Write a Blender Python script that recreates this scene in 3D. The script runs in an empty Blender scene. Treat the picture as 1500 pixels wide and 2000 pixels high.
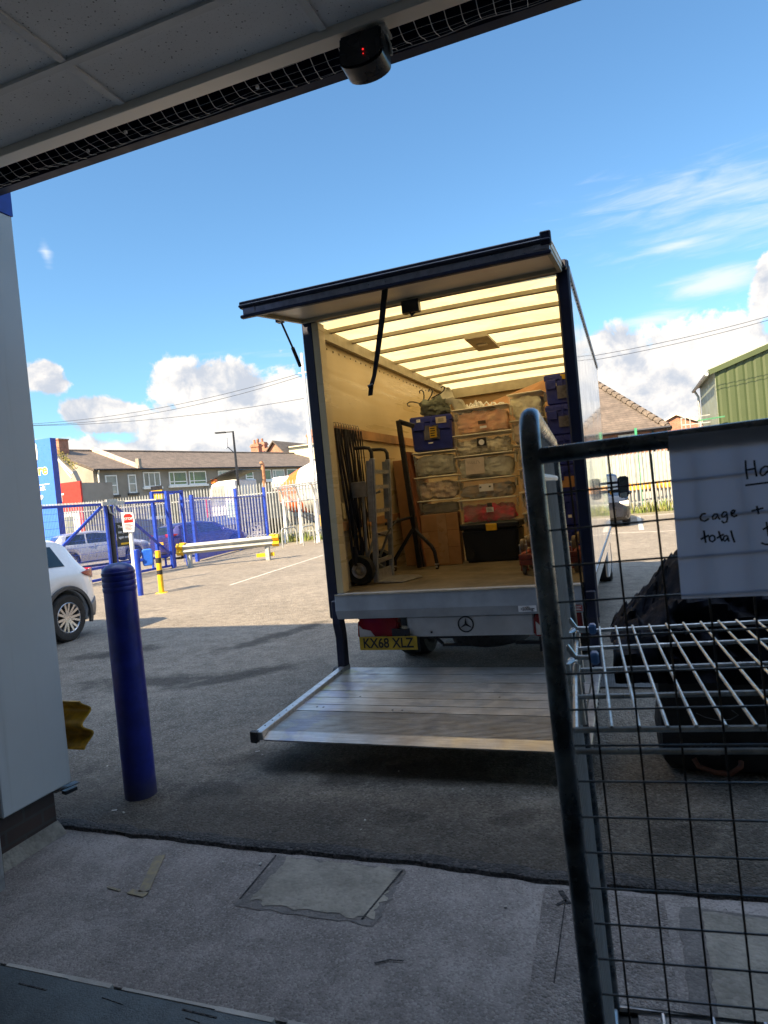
import bpy, bmesh, math, random
from mathutils import Vector, Matrix
import numpy as np
R = math.radians
sc = bpy.context.scene
COL = sc.collection
# ------------------------------------------------------------------ camera
F, YAW, PIT, ROL, H = 1302.75, .3549, -.0205, -.0952, 1.65
_f = Vector((-math.sin(YAW)*math.cos(PIT), math.cos(YAW)*math.cos(PIT), math.sin(PIT)))
_r0 = Vector((math.cos(YAW), math.sin(YAW), 0)); _u0 = _r0.cross(_f)
_r = math.cos(ROL)*_r0+math.sin(ROL)*_u0; _u = -math.sin(ROL)*_r0+math.cos(ROL)*_u0
cam = bpy.data.cameras.new('camera'); camo = bpy.data.objects.new('camera', cam); COL.objects.link(camo)
camo.matrix_world = Matrix(((_r.x, _u.x, -_f.x, 0), (_r.y, _u.y, -_f.y, 0), (_r.z, _u.z, -_f.z, H), (0, 0, 0, 1)))
cam.sensor_fit = 'VERTICAL'; cam.sensor_height = 36; cam.sensor_width = 27; cam.lens = 36*F/2000
cam.clip_start = .05; cam.clip_end = 2000
cam.dof.use_dof = True; cam.dof.focus_distance = 6.5; cam.dof.aperture_fstop = 11
sc.camera = camo
def at(u, v, Y):                     # survey helper: point of the place on the plane y = Y
    d = _f*F+_r*(u-750)-_u*(v-1000); return Vector((0, 0, H))+d*(Y/d.y)
# ------------------------------------------------------------------ light
SUN_EL, SUN_AZ = R(42), R(25)        # shadows run to +Y and a little to +X
sun = bpy.data.lights.new('sun', 'SUN'); sun.energy = 4.0; sun.angle = R(.53); sun.color = (1, .78, .5)
suno = bpy.data.objects.new('sun', sun); COL.objects.link(suno)
sd = Vector((math.sin(SUN_AZ)*math.cos(SUN_EL), math.cos(SUN_AZ)*math.cos(SUN_EL), -math.sin(SUN_EL)))
suno.rotation_euler = sd.to_track_quat('-Z', 'Y').to_euler(); suno.location = (-20, -40, 50)
sc.view_settings.view_transform = 'Standard'; sc.view_settings.look = 'None'; sc.view_settings.gamma = 1
sc.view_settings.exposure = 2.2
sc.cycles.max_bounces = 8; sc.cycles.transparent_max_bounces = 16; sc.cycles.use_denoising = True
# ------------------------------------------------------------------ world
w = bpy.data.worlds.new('World'); sc.world = w; w.use_nodes = True
NT = w.node_tree; NT.nodes.clear()
def N(nt, t, **kw):
    n = nt.nodes.new(t)
    for k, v in kw.items():
        if k.startswith('i_'): n.inputs[int(k[2:]) if k[2:].isdigit() else k[2:]].default_value = v
        else: setattr(n, k, v)
    return n
def M_(nt, op, a, b=None, c=None, clamp=False):
    n = nt.nodes.new('ShaderNodeMath'); n.operation = op; n.use_clamp = clamp
    for i, x in enumerate((a, b, c)):
        if x is None: continue
        if isinstance(x, (int, float)): n.inputs[i].default_value = x
        else: nt.links.new(x, n.inputs[i])
    return n.outputs[0]
sky = N(NT, 'ShaderNodeTexSky'); sky.sky_type = 'NISHITA'; sky.sun_disc = False
sky.sun_elevation = SUN_EL; sky.sun_rotation = math.pi+SUN_AZ; sky.altitude = 0; sky.air_density = 1.15; sky.dust_density = .6; sky.ozone_density = 2.2
tc = N(NT, 'ShaderNodeTexCoord'); sp = N(NT, 'ShaderNodeSeparateXYZ'); NT.links.new(tc.outputs['Generated'], sp.inputs[0])
az = M_(NT, 'ARCTAN2', sp.outputs[0], sp.outputs[1]); el = M_(NT, 'ARCSINE', sp.outputs[2])
cb = N(NT, 'ShaderNodeCombineXYZ'); NT.links.new(az, cb.inputs[0]); NT.links.new(el, cb.inputs[1])
CUM = [(-0.8047, 0.2014, 0.0259, 0.02, -0.1395, 1.0), (-0.7302, 0.1472, 0.0467, 0.021, -0.1527, 1.0), (-0.6368, 0.1926, 0.0348, 0.0307, 0.4448, 1.0), (-0.5704, 0.175, 0.0884, 0.0377, -0.1845, 1.0), (-0.4836, 0.1509, 0.0681, 0.0456, -0.0795, 1.0), (-0.5536, 0.1226, 0.1425, 0.0332, -0.14, 1.0), (-0.6502, 0.1289, 0.0424, 0.0287, -0.0618, 1.0), (-0.4655, 0.1045, 0.0684, 0.0374, -0.0866, 1.0), (-0.6979, 0.0995, 0.1414, 0.0157, -0.0716, 0.7), (-0.0021, 0.1626, 0.0565, 0.0398, -0.1607, 1.0), (0.0645, 0.1278, 0.1042, 0.0572, -0.1639, 1.0), (0.1514, 0.1333, 0.0617, 0.0394, 0.0407, 1.0), (0.0286, 0.0878, 0.0954, 0.0555, -0.1403, 1.0), (0.136, 0.086, 0.0749, 0.0495, -0.1548, 1.0), (0.1841, 0.2194, 0.0137, 0.0364, -0.2298, 1.0), (0.2632, 0.1521, 0.0784, 0.0708, -0.2227, 1.0), (-0.224, 0.149, 0.237, 0.0511, -0.1292, 1.0), (-0.9442, 0.1747, 0.1006, 0.0431, -0.0052, 1.0), (0.4161, 0.0567, 0.1073, 0.0645, -0.1878, 1.0)]
CUM += [(-.735, .15, .055, .022, -.1, 1.1), (-.44, .12, .1, .05, 0, 1), (.11, .165, .07, .03, -.1, 1), (.02, .05, .25, .05, 0, 1), (-.62, .09, .2, .03, 0, .8), (1.1, .13, .25, .06, 0, 1), (1.9, .16, .3, .07, .1, 1), (-1.6, .12, .3, .06, 0, 1), (2.8, .3, .3, .12, .2, 1), (-2.4, .2, .4, .1, 0, 1)]
WISP = [(-0.7889, 0.3561, 0.0078, 0.016, 0.2, 0.55), (0.1297, 0.2381, 0.0708, 0.0193, 0.037, 0.95), (0.0482, 0.2055, 0.0534, 0.0114, -0.0128, 0.8), (0.0846, 0.2926, 0.0768, 0.0083, 0.0374, 0.6), (0.1386, 0.3452, 0.1742, 0.0368, -0.0938, 0.42), (0.1705, 0.3023, 0.1675, 0.0361, -0.0782, 0.35), (-0.4763, 0.2236, 0.1217, 0.01, 0.0367, 0.16), (0.3012, 0.3361, 0.1287, 0.0431, -0.1417, 0.4)]
def field(lst, vec):
    acc = None
    for (a, e, ra, re, rot, s) in lst:
        m = N(NT, 'ShaderNodeMapping'); m.vector_type = 'TEXTURE'
        m.inputs['Location'].default_value = (a, e, 0); m.inputs['Rotation'].default_value = (0, 0, rot); m.inputs['Scale'].default_value = (ra*1.25, re*1.25, 1)
        NT.links.new(vec, m.inputs['Vector'])
        l = N(NT, 'ShaderNodeVectorMath', operation='LENGTH'); NT.links.new(m.outputs[0], l.inputs[0])
        d = M_(NT, 'MULTIPLY', M_(NT, 'SUBTRACT', 1.0, l.outputs['Value']), s) if s != 1 else M_(NT, 'SUBTRACT', 1.0, l.outputs['Value'])
        acc = d if acc is None else M_(NT, 'SMOOTH_MAX', acc, d, .12)
    return acc
def noise(nt, vec, scale, detail=8, rough=.55, dist=0, dim='3D'):
    n = N(nt, 'ShaderNodeTexNoise', noise_dimensions=dim); n.inputs['Scale'].default_value = scale; n.inputs['Detail'].default_value = detail
    n.inputs['Roughness'].default_value = rough; n.inputs['Distortion'].default_value = dist
    nt.links.new(vec, n.inputs['Vector']); return n.outputs[0]
def mapr(nt, x, a, b, c=0., d=1., smooth=True):
    n = N(nt, 'ShaderNodeMapRange'); n.interpolation_type = 'SMOOTHSTEP' if smooth else 'LINEAR'
    nt.links.new(x, n.inputs[0])
    for i, v in enumerate((a, b, c, d)): n.inputs[i+1].default_value = v
    return n.outputs[0]
def mixc(nt, f, a, b, blend='MIX'):
    n = N(nt, 'ShaderNodeMix', data_type='RGBA', blend_type=blend)
    for i, x in ((0, f), (6, a), (7, b)):
        if isinstance(x, (int, float)): n.inputs[i].default_value = x
        elif isinstance(x, tuple): n.inputs[i].default_value = x if len(x) == 4 else (*x, 1)
        else: nt.links.new(x, n.inputs[i])
    return n.outputs[2]
nz = noise(NT, cb.outputs[0], 22, 12, .62, .3)
fld = M_(NT, 'MAXIMUM', field(CUM, cb.outputs[0]), mapr(NT, el, .72, .95, -1, .45))   # unseen cloud added overhead to brighten the shaded areas
cum = M_(NT, 'ADD', fld, M_(NT, 'MULTIPLY', M_(NT, 'SUBTRACT', nz, .47), 1.7))
cmask = mapr(NT, cum, .02, .3)
off = N(NT, 'ShaderNodeVectorMath', operation='ADD'); NT.links.new(cb.outputs[0], off.inputs[0]); off.inputs[1].default_value = (-.008, .016, 0)
nz2 = noise(NT, off.outputs[0], 22, 10, .58, .3)
relief = M_(NT, 'SUBTRACT', nz, nz2)                       # lit from above and behind the viewer
shade = M_(NT, 'ADD', M_(NT, 'MULTIPLY', relief, 1.9), mapr(NT, noise(NT, cb.outputs[0], 9, 5, .5), .38, .66, .95, .25))
shade = mapr(NT, shade, .1, .95)
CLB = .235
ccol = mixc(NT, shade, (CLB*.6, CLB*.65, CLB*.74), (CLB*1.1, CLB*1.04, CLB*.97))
ccol = mixc(NT, mapr(NT, el, .7, .9), ccol, (CLB*1.55, CLB*1.9, CLB*2.5))  # added overhead cloud made brighter and bluer as fill light
wv = N(NT, 'ShaderNodeMapping'); wv.inputs['Rotation'].default_value = (0, 0, .08); wv.inputs['Scale'].default_value = (7, 46, 1); NT.links.new(cb.outputs[0], wv.inputs[0])
nw = noise(NT, wv.outputs[0], 1.6, 9, .6, .6)
wis = M_(NT, 'ADD', field(WISP, cb.outputs[0]), M_(NT, 'MULTIPLY', M_(NT, 'SUBTRACT', nw, .5), .95))
wmask = mapr(NT, wis, .0, .85, 0, .9)
skys = N(NT, 'ShaderNodeVectorMath', operation='SCALE'); NT.links.new(sky.outputs[0], skys.inputs[0]); skys.inputs['Scale'].default_value = .05
tint = mixc(NT, 1.0, skys.outputs[0], (.63, .885, 1.0), 'MULTIPLY')
c1 = mixc(NT, wmask, tint, (CLB*.9, CLB*.97, CLB*1.08))
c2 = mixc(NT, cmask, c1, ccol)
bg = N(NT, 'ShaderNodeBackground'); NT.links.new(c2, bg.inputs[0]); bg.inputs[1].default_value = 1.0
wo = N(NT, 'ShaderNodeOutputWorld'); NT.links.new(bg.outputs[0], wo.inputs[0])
# ------------------------------------------------------------------ materials
MATS = {}
def mat(name, col, rough=.5, metal=0., var=.12, vs=6., bump=0., bs=60., col2=None, spec=.5, coat=0., trans=0., alpha=1., detail=6, emit=0.):
    if name in MATS: return MATS[name]
    m = bpy.data.materials.new(name); m.use_nodes = True; nt = m.node_tree; b = nt.nodes['Principled BSDF']
    t = N(nt, 'ShaderNodeTexCoord'); v = t.outputs['Object']
    n = noise(nt, v, vs, detail, .6)
    f = mapr(nt, n, .3, .7)
    c2 = col2 or tuple(max(0, x*(1-var*2)) for x in col)
    c1 = col if col2 else tuple(min(1, x*(1+var*.6)) for x in col)
    nt.links.new(mixc(nt, f, c1, c2), b.inputs['Base Color'])
    nt.links.new(mapr(nt, noise(nt, v, vs*2.3, 5), .25, .75, max(.03, rough-.1), min(1, rough+.12)), b.inputs['Roughness'])
    b.inputs['Metallic'].default_value = metal; b.inputs['Specular IOR Level'].default_value = spec
    b.inputs['Coat Weight'].default_value = coat; b.inputs['Transmission Weight'].default_value = trans; b.inputs['Alpha'].default_value = alpha
    if emit: b.inputs['Emission Color'].default_value = (*col, 1); b.inputs['Emission Strength'].default_value = emit
    if bump:
        bp = N(nt, 'ShaderNodeBump'); bp.inputs['Strength'].default_value = 1; bp.inputs['Distance'].default_value = bump
        nt.links.new(noise(nt, v, bs, 5, .6), bp.inputs['Height']); nt.links.new(bp.outputs[0], b.inputs['Normal'])
    MATS[name] = m; return m
def base_nt(name):
    m = bpy.data.materials.new(name); m.use_nodes = True; nt = m.node_tree
    t = N(nt, 'ShaderNodeTexCoord'); MATS[name] = m
    return m, nt, nt.nodes['Principled BSDF'], t.outputs['Object']
def voro(nt, v, scale, feat='F1', out=0):
    n = N(nt, 'ShaderNodeTexVoronoi', feature=feat); n.inputs['Scale'].default_value = scale; nt.links.new(v, n.inputs['Vector']); return n.outputs[out]
def ground_mat(name, c_lo, c_hi, agg=(.3, .28, .26), aggscale=95, aggamt=.5, stain=(.03, .03, .032), stamt=.6, bump=.006, pits=True, rough=.85):
    m, nt, b, v = base_nt(name)
    big = mapr(nt, noise(nt, v, .55, 6, .6, .4), .32, .68)
    c = mixc(nt, big, c_lo, c_hi)
    mid = mapr(nt, noise(nt, v, 5, 6, .65), .3, .7, .72, 1.22)
    c = mixc(nt, 1.0, c, mid, 'MULTIPLY')
    vc = N(nt, 'ShaderNodeTexVoronoi'); vc.inputs['Scale'].default_value = aggscale; nt.links.new(v, vc.inputs['Vector'])
    sp_ = N(nt, 'ShaderNodeSeparateXYZ'); nt.links.new(vc.outputs['Color'], sp_.inputs[0])
    sel = M_(nt, 'MULTIPLY', mapr(nt, sp_.outputs[0], .55, .95), aggamt)
    c = mixc(nt, sel, c, agg)
    dk = M_(nt, 'MULTIPLY', mapr(nt, sp_.outputs[1], .6, .95), aggamt*.9)
    c = mixc(nt, dk, c, tuple(x*.35 for x in c_lo))
    st = M_(nt, 'MULTIPLY', mapr(nt, noise(nt, v, .9, 7, .7, 1.2), .58, .74), stamt)
    c = mixc(nt, st, c, stain)
    nt.links.new(c, b.inputs['Base Color'])
    b.inputs['Roughness'].default_value = rough; b.inputs['Specular IOR Level'].default_value = .35
    bp = N(nt, 'ShaderNodeBump'); bp.inputs['Distance'].default_value = bump; bp.inputs['Strength'].default_value = 1
    hgt = M_(nt, 'ADD', M_(nt, 'MULTIPLY', vc.outputs['Distance'], -1.0), noise(nt, v, aggscale*.8, 4, .7))
    nt.links.new(hgt, bp.inputs['Height']); nt.links.new(bp.outputs[0], b.inputs['Normal'])
    return m
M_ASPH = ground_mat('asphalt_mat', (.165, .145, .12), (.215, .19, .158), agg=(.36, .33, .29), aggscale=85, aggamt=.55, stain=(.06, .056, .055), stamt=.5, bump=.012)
_nt = M_ASPH.node_tree; _b = _nt.nodes['Principled BSDF']; _lk = _b.inputs['Base Color'].links[0]; _src = _lk.from_socket
_geo = N(_nt, 'ShaderNodeNewGeometry'); _pos = _geo.outputs['Position']; _acc = None
def _gp(u, v): d = _f*F+_r*(u-750)-_u*(v-1000); return Vector((0, 0, H))+d*(-H/d.z)
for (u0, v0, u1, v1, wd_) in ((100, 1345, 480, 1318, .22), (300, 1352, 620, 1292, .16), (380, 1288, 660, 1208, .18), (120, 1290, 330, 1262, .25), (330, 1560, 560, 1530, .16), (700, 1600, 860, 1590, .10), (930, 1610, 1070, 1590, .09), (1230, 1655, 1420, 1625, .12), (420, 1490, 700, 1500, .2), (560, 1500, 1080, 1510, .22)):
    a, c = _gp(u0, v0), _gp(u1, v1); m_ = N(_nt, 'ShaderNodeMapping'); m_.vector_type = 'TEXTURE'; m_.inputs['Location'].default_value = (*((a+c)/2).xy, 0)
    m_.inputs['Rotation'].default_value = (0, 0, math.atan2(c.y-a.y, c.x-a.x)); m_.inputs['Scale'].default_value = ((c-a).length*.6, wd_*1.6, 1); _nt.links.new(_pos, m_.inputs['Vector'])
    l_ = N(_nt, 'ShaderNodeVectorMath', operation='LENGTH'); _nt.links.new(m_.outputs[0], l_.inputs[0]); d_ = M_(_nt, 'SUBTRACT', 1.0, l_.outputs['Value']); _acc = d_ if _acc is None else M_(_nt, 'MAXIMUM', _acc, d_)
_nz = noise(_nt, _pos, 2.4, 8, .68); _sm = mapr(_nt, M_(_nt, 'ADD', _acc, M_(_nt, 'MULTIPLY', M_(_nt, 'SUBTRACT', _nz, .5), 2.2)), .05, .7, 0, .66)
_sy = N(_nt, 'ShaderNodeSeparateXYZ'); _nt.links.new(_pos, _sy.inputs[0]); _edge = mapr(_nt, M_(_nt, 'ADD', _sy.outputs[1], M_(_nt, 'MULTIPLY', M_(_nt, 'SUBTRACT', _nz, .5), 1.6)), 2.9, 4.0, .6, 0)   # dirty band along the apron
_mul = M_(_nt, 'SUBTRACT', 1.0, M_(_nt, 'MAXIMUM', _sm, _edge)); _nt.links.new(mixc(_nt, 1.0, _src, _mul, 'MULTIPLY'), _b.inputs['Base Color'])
M_LIP = ground_mat('asphalt_edge_mat', (.03, .03, .033), (.05, .05, .052), agg=(.13, .12, .12), aggscale=70, aggamt=.4, stamt=.2, bump=.012)
M_APRON = ground_mat('apron_mat', (.18, .162, .155), (.25, .23, .222), agg=(.36, .34, .32), aggscale=125, aggamt=.42, stain=(.1, .085, .082), stamt=.75, bump=.002)
M_PATCH = ground_mat('patch_mat', (.19, .18, .155), (.29, .27, .23), agg=(.33, .3, .28), aggscale=60, aggamt=.2, stain=(.07, .065, .06), stamt=.8, bump=.003)
M_THRESH = ground_mat('bay_floor_mat', (.058, .075, .085), (.085, .105, .115), agg=(.15, .16, .16), aggscale=160, aggamt=.25, stain=(.03, .035, .04), stamt=.5, bump=.001, rough=.6)
M_ROAD = ground_mat('road_mat', (.13, .12, .11), (.17, .16, .145), bump=.006)
M_SOIL = ground_mat('ground_mat', (.12, .12, .07), (.2, .17, .11), agg=(.25, .22, .18), aggscale=30, bump=.02)
def brick_mat(name, c1, c2, mortar, scale=1., rowh=.075, bw=.225, rough=.85, axis='xz'):
    m, nt, b, v = base_nt(name)
    s = N(nt, 'ShaderNodeSeparateXYZ'); nt.links.new(v, s.inputs[0])
    cbn = N(nt, 'ShaderNodeCombineXYZ')
    nt.links.new(M_(nt, 'ADD', s.outputs[0], s.outputs[1]) if axis == 'xz' else s.outputs[0], cbn.inputs[0]); nt.links.new(s.outputs[2], cbn.inputs[1])
    br = N(nt, 'ShaderNodeTexBrick'); nt.links.new(cbn.outputs[0], br.inputs['Vector'])
    br.inputs['Color1'].default_value = (*c1, 1); br.inputs['Color2'].default_value = (*c2, 1); br.inputs['Mortar'].default_value = (*mortar, 1)
    br.inputs['Scale'].default_value = scale; br.inputs['Brick Width'].default_value = bw; br.inputs['Row Height'].default_value = rowh; br.inputs['Mortar Size'].default_value = .008
    c = mixc(nt, 1.0, br.outputs[0], mapr(nt, noise(nt, v, 1.5, 6, .7), .3, .7, .7, 1.2), 'MULTIPLY')
    nt.links.new(c, b.inputs['Base Color']); b.inputs['Roughness'].default_value = rough
    return m
M_BRICK = brick_mat('red_brick_mat', (.36, .13, .07), (.28, .1, .055), (.3, .26, .22))
M_BRICKD = brick_mat('dark_brick_mat', (.04, .028, .026), (.055, .035, .03), (.05, .045, .042), scale=1)
M_SLATE = brick_mat('roof_tile_mat', (.13, .105, .085), (.1, .08, .066), (.045, .038, .033), rowh=.2, bw=.26, axis='x')
M_SLATE2 = brick_mat('roof_slate_mat', (.115, .09, .075), (.09, .072, .06), (.05, .042, .036), rowh=.13, bw=.25, axis='xz')
M_RENDER = mat('grey_render', (.27, .245, .21), .9, var=.12, vs=.8, bump=.004, bs=30)
M_WHITE = mat('white_paint', (.78, .77, .74), .45, var=.05)
M_UPVC = mat('white_upvc', (.8, .8, .78), .35, var=.03)
M_GLASS = mat('window_glass', (.03, .035, .04), .06, spec=.9, var=.2)
M_PANE = mat('window_pane', (.16, .18, .14), .08, col2=(.05, .07, .05), spec=.8, vs=.9)
M_CARGLASS = mat('car_glass', (.012, .018, .02), .04, spec=.9)
M_BLACK = mat('black_rubber', (.016, .016, .018), .6, var=.2)
M_BLACKP = mat('black_paint', (.012, .013, .02), .35, var=.25, vs=12)
M_NAVY = mat('navy_trim', (.005, .009, .034), .45, var=.2)
M_BLUE = mat('blue_paint', (.012, .05, .42), .35, var=.14, vs=9, bump=.0006, bs=40)
M_BOLL = mat('bollard_blue', (.006, .016, .22), .4, var=.18, vs=7, bump=.0006, bs=90)
_nt = M_BOLL.node_tree; _b = _nt.nodes['Principled BSDF']; _src = _b.inputs['Base Color'].links[0].from_socket; _tc = N(_nt, 'ShaderNodeTexCoord'); _v = _tc.outputs['Object']; _mp = N(_nt, 'ShaderNodeMapping'); _mp.inputs['Scale'].default_value = (9, 9, 26); _nt.links.new(_v, _mp.inputs[0])
_sz = N(_nt, 'ShaderNodeSeparateXYZ'); _nt.links.new(_v, _sz.inputs[0])
_sc = mapr(_nt, noise(_nt, _mp.outputs[0], 1.3, 7, .75), .66, .72); _c = mixc(_nt, M_(_nt, 'MULTIPLY', _sc, .5), _src, (.05, .07, .22))                 # scuffs
_dz = mapr(_nt, M_(_nt, 'ADD', _sz.outputs[2], M_(_nt, 'MULTIPLY', noise(_nt, _v, 14, 6, .7), .22)), .08, .3, .75, 0); _c = mixc(_nt, _dz, _c, (.05, .048, .05)); _nt.links.new(_c, _b.inputs['Base Color'])   # splashed dirt at the foot
M_SIGNBLUE = mat('sign_blue', (.05, .17, .72), .35, var=.03)
M_YELLOW = mat('yellow_paint', (.72, .42, .012), .42, var=.14, vs=8)
M_YELLOWD = mat('worn_yellow_paint', (.5, .26, .01), .5, var=.25, vs=14)
M_RED = mat('red_paint', (.5, .028, .02), .42, var=.1)
M_GALV = mat('galvanised_steel', (.44, .46, .47), .5, .55, var=.16, vs=18)
M_PALE = mat('palisade_zinc', (.34, .36, .36), .55, .25, var=.12, vs=3)
M_ALU = mat('aluminium', (.55, .56, .58), .36, .85, var=.12, vs=22)
M_STEEL = mat('dark_chrome_tube', (.20, .23, .26), .24, .9, var=.2, vs=30)
M_WIRE = mat('zinc_wire', (.62, .64, .64), .35, .75, var=.15, vs=30)
M_WIRED = mat('dark_wire', (.05, .055, .06), .45, .6, var=.3, vs=30, col2=(.07, .045, .03))
M_TYRE = mat('tyre_rubber', (.018, .018, .019), .75, var=.25, vs=20)
M_RIM = mat('alloy_rim', (.5, .5, .52), .3, .8, var=.06)
M_TAIL = mat('red_lamp', (.26, .005, .008), .15, spec=.7, var=.1)
M_LAMPW = mat('clear_lamp', (.65, .62, .6), .12, spec=.7)
M_PLATEY = mat('plate_yellow', (.46, .3, .015), .4, var=.12, vs=14)
M_CARD = mat('cardboard', (.38, .2, .09), .8, var=.12, vs=5)
M_WOOD = mat('timber_rail', (.42, .22, .09), .7, var=.2, vs=4)
M_PAPER = mat('paper_white', (.78, .78, .8), .8, var=.02)
M_INK = mat('black_ink', (.008, .008, .012), .6)
M_CONC = mat('pale_concrete', (.42, .4, .37), .9, var=.15, vs=3, bump=.003)
# ------------------------------------------------------------------ mesh helpers
class MB:
    def __init__(s): s.v = []; s.f = []; s.m = []; s.mi = 0
    def add(s, vs, fs):
        o = len(s.v); s.v += [tuple(p) for p in vs]; s.f += [tuple(i+o for i in q) for q in fs]; s.m += [s.mi]*len(fs); return s
    def box(s, x0, x1, y0, y1, z0, z1):
        return s.add([(x, y, z) for z in (z0, z1) for y in (y0, y1) for x in (x0, x1)], [(0, 2, 3, 1), (4, 5, 7, 6), (0, 1, 5, 4), (2, 6, 7, 3), (0, 4, 6, 2), (1, 3, 7, 5)])
    def hexa(s, p): return s.add(p, [(0, 2, 3, 1), (4, 5, 7, 6), (0, 1, 5, 4), (2, 6, 7, 3), (0, 4, 6, 2), (1, 3, 7, 5)])
    def bar(s, a, b, wd, ht, up=(0, 0, 1)):
        a, b, up = Vector(a), Vector(b), Vector(up); d = (b-a).normalized()
        sx = d.cross(up)
        if sx.length < 1e-4: sx = d.cross(Vector((1, 0, 0)))
        sx.normalize(); uz = sx.cross(d).normalized(); sx *= wd/2; uz *= ht/2
        return s.hexa([a-sx-uz, a+sx-uz, b-sx-uz, b+sx-uz, a-sx+uz, a+sx+uz, b-sx+uz, b+sx+uz])
    def tube(s, pts, r, n=8, caps=True, closed=False):
        pts = [Vector(p) for p in pts]; rr = r if isinstance(r, (list, tuple)) else [r]*len(pts)
        t0 = (pts[1]-pts[0]).normalized(); ref = Vector((0, 0, 1)) if abs(t0.z) < .9 else Vector((1, 0, 0))
        nx = t0.cross(ref).normalized(); vs = []; L = len(pts)
        for i, p in enumerate(pts):
            t = ((pts[min(i+1, L-1)]-pts[max(i-1, 0)]) if not closed else (pts[(i+1) % L]-pts[i-1])).normalized()
            nx = (nx-t*nx.dot(t)).normalized(); ny = t.cross(nx)
            for k in range(n):
                a = 2*math.pi*k/n; vs.append(p+(nx*math.cos(a)+ny*math.sin(a))*rr[i])
        fs = []
        for i in range(L if closed else L-1):
            for k in range(n):
                j = (i+1) % L; fs.append((i*n+k, i*n+(k+1) % n, j*n+(k+1) % n, j*n+k))
        if caps and not closed: fs += [tuple(range(n))[::-1], tuple(range((L-1)*n, L*n))]
        return s.add(vs, fs)
    def cyl(s, a, b, r, n=16, r2=None): return s.tube([a, b], [r, r if r2 is None else r2], n)
    def lathe(s, prof, o=(0, 0, 0), ax=(0, 0, 1), n=24, a0=0, a1=2*math.pi):   # prof: (radius, along)
        ax = Vector(ax).normalized(); ref = Vector((1, 0, 0)) if abs(ax.x) < .9 else Vector((0, 1, 0))
        e1 = ax.cross(ref).normalized(); e2 = ax.cross(e1); o = Vector(o); vs = []; full = abs(a1-a0-2*math.pi) < 1e-6; m = n if full else n+1
        for (r, h) in prof:
            for k in range(m):
                a = a0+(a1-a0)*k/n; vs.append(o+ax*h+(e1*math.cos(a)+e2*math.sin(a))*r)
        fs = []
        for i in range(len(prof)-1):
            for k in range(n):
                k2 = (k+1) % m; fs.append((i*m+k, i*m+k2, (i+1)*m+k2, (i+1)*m+k))
        return s.add(vs, fs)
    def prism(s, poly, o, ex, ey, en, d):            # polygon in (ex,ey) plane pushed along en by d
        o, ex, ey, en = Vector(o), Vector(ex), Vector(ey), Vector(en); n = len(poly)
        vs = [o+ex*x+ey*y for x, y in poly]+[o+ex*x+ey*y+en*d for x, y in poly]
        return s.add(vs, [tuple(range(n))[::-1], tuple(range(n, 2*n))]+[(i, (i+1) % n, n+(i+1) % n, n+i) for i in range(n)])
    def grid(s, fn, nu, nv):
        vs = [fn(i/nu, j/nv) for j in range(nv+1) for i in range(nu+1)]
        return s.add(vs, [(j*(nu+1)+i, j*(nu+1)+i+1, (j+1)*(nu+1)+i+1, (j+1)*(nu+1)+i) for j in range(nv) for i in range(nu)])
    def build(s, name, m, parent=None, bevel=0., smooth=False, recentre=True, solid=0., bseg=1):
        me = bpy.data.meshes.new(name)
        v = np.array(s.v, float); loc = Vector((0, 0, 0))
        if parent is None and recentre:
            lo, hi = v.min(0), v.max(0); loc = Vector(((lo[0]+hi[0])/2, (lo[1]+hi[1])/2, lo[2])); v = v-np.array(loc)
        me.from_pydata(v.tolist(), [], s.f); ms = m if isinstance(m, (list, tuple)) else [m]
        for x in ms: me.materials.append(x)
        if len(ms) > 1: me.polygons.foreach_set('material_index', s.m)
        bm = bmesh.new(); bm.from_mesh(me); bmesh.ops.recalc_face_normals(bm, faces=bm.faces)
        if bevel:
            ed = [e for e in bm.edges if len(e.link_faces) == 2 and e.calc_face_angle(0) > .5]
            bmesh.ops.bevel(bm, geom=ed, offset=bevel, segments=bseg, affect='EDGES', clamp_overlap=True)
        bm.to_mesh(me); bm.free()
        if smooth:
            me.polygons.foreach_set('use_smooth', [True]*len(me.polygons)); me.set_sharp_from_angle(angle=R(38))
        me.update()
        o = bpy.data.objects.new(name, me); COL.objects.link(o); o.location = loc
        if parent is not None:
            o.parent = parent
            if parent.name in WORLD: o.matrix_parent_inverse = Matrix.LocRotScale(parent.location, parent.rotation_euler, None).inverted()
        if solid:
            md = o.modifiers.new('solid', 'SOLIDIFY'); md.thickness = solid; md.offset = 0
        return o
WORLD = set()
def tag(o, label, cat, group=None, kind=None):
    o['label'] = label; o['category'] = cat
    if group: o['group'] = group
    if kind: o['kind'] = kind
    return o
def thing(name, label, cat, loc=(0, 0, 0), rz=0., group=None, world=True):
    o = bpy.data.objects.new(name, None); COL.objects.link(o); o.location = loc; o.rotation_euler = (0, 0, rz); o.empty_display_size = .2
    if world: WORLD.add(o.name)
    return tag(o, label, cat, group)
def struct(name, mb, m, **kw):
    o = mb.build(name, m, **kw); o['kind'] = 'structure'; return o
def copy_thing(o, parent=None):
    c = o.copy(); COL.objects.link(c)
    if parent is not None: c.parent = parent
    for ch in list(o.children): copy_thing(ch, c)
    return c
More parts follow.
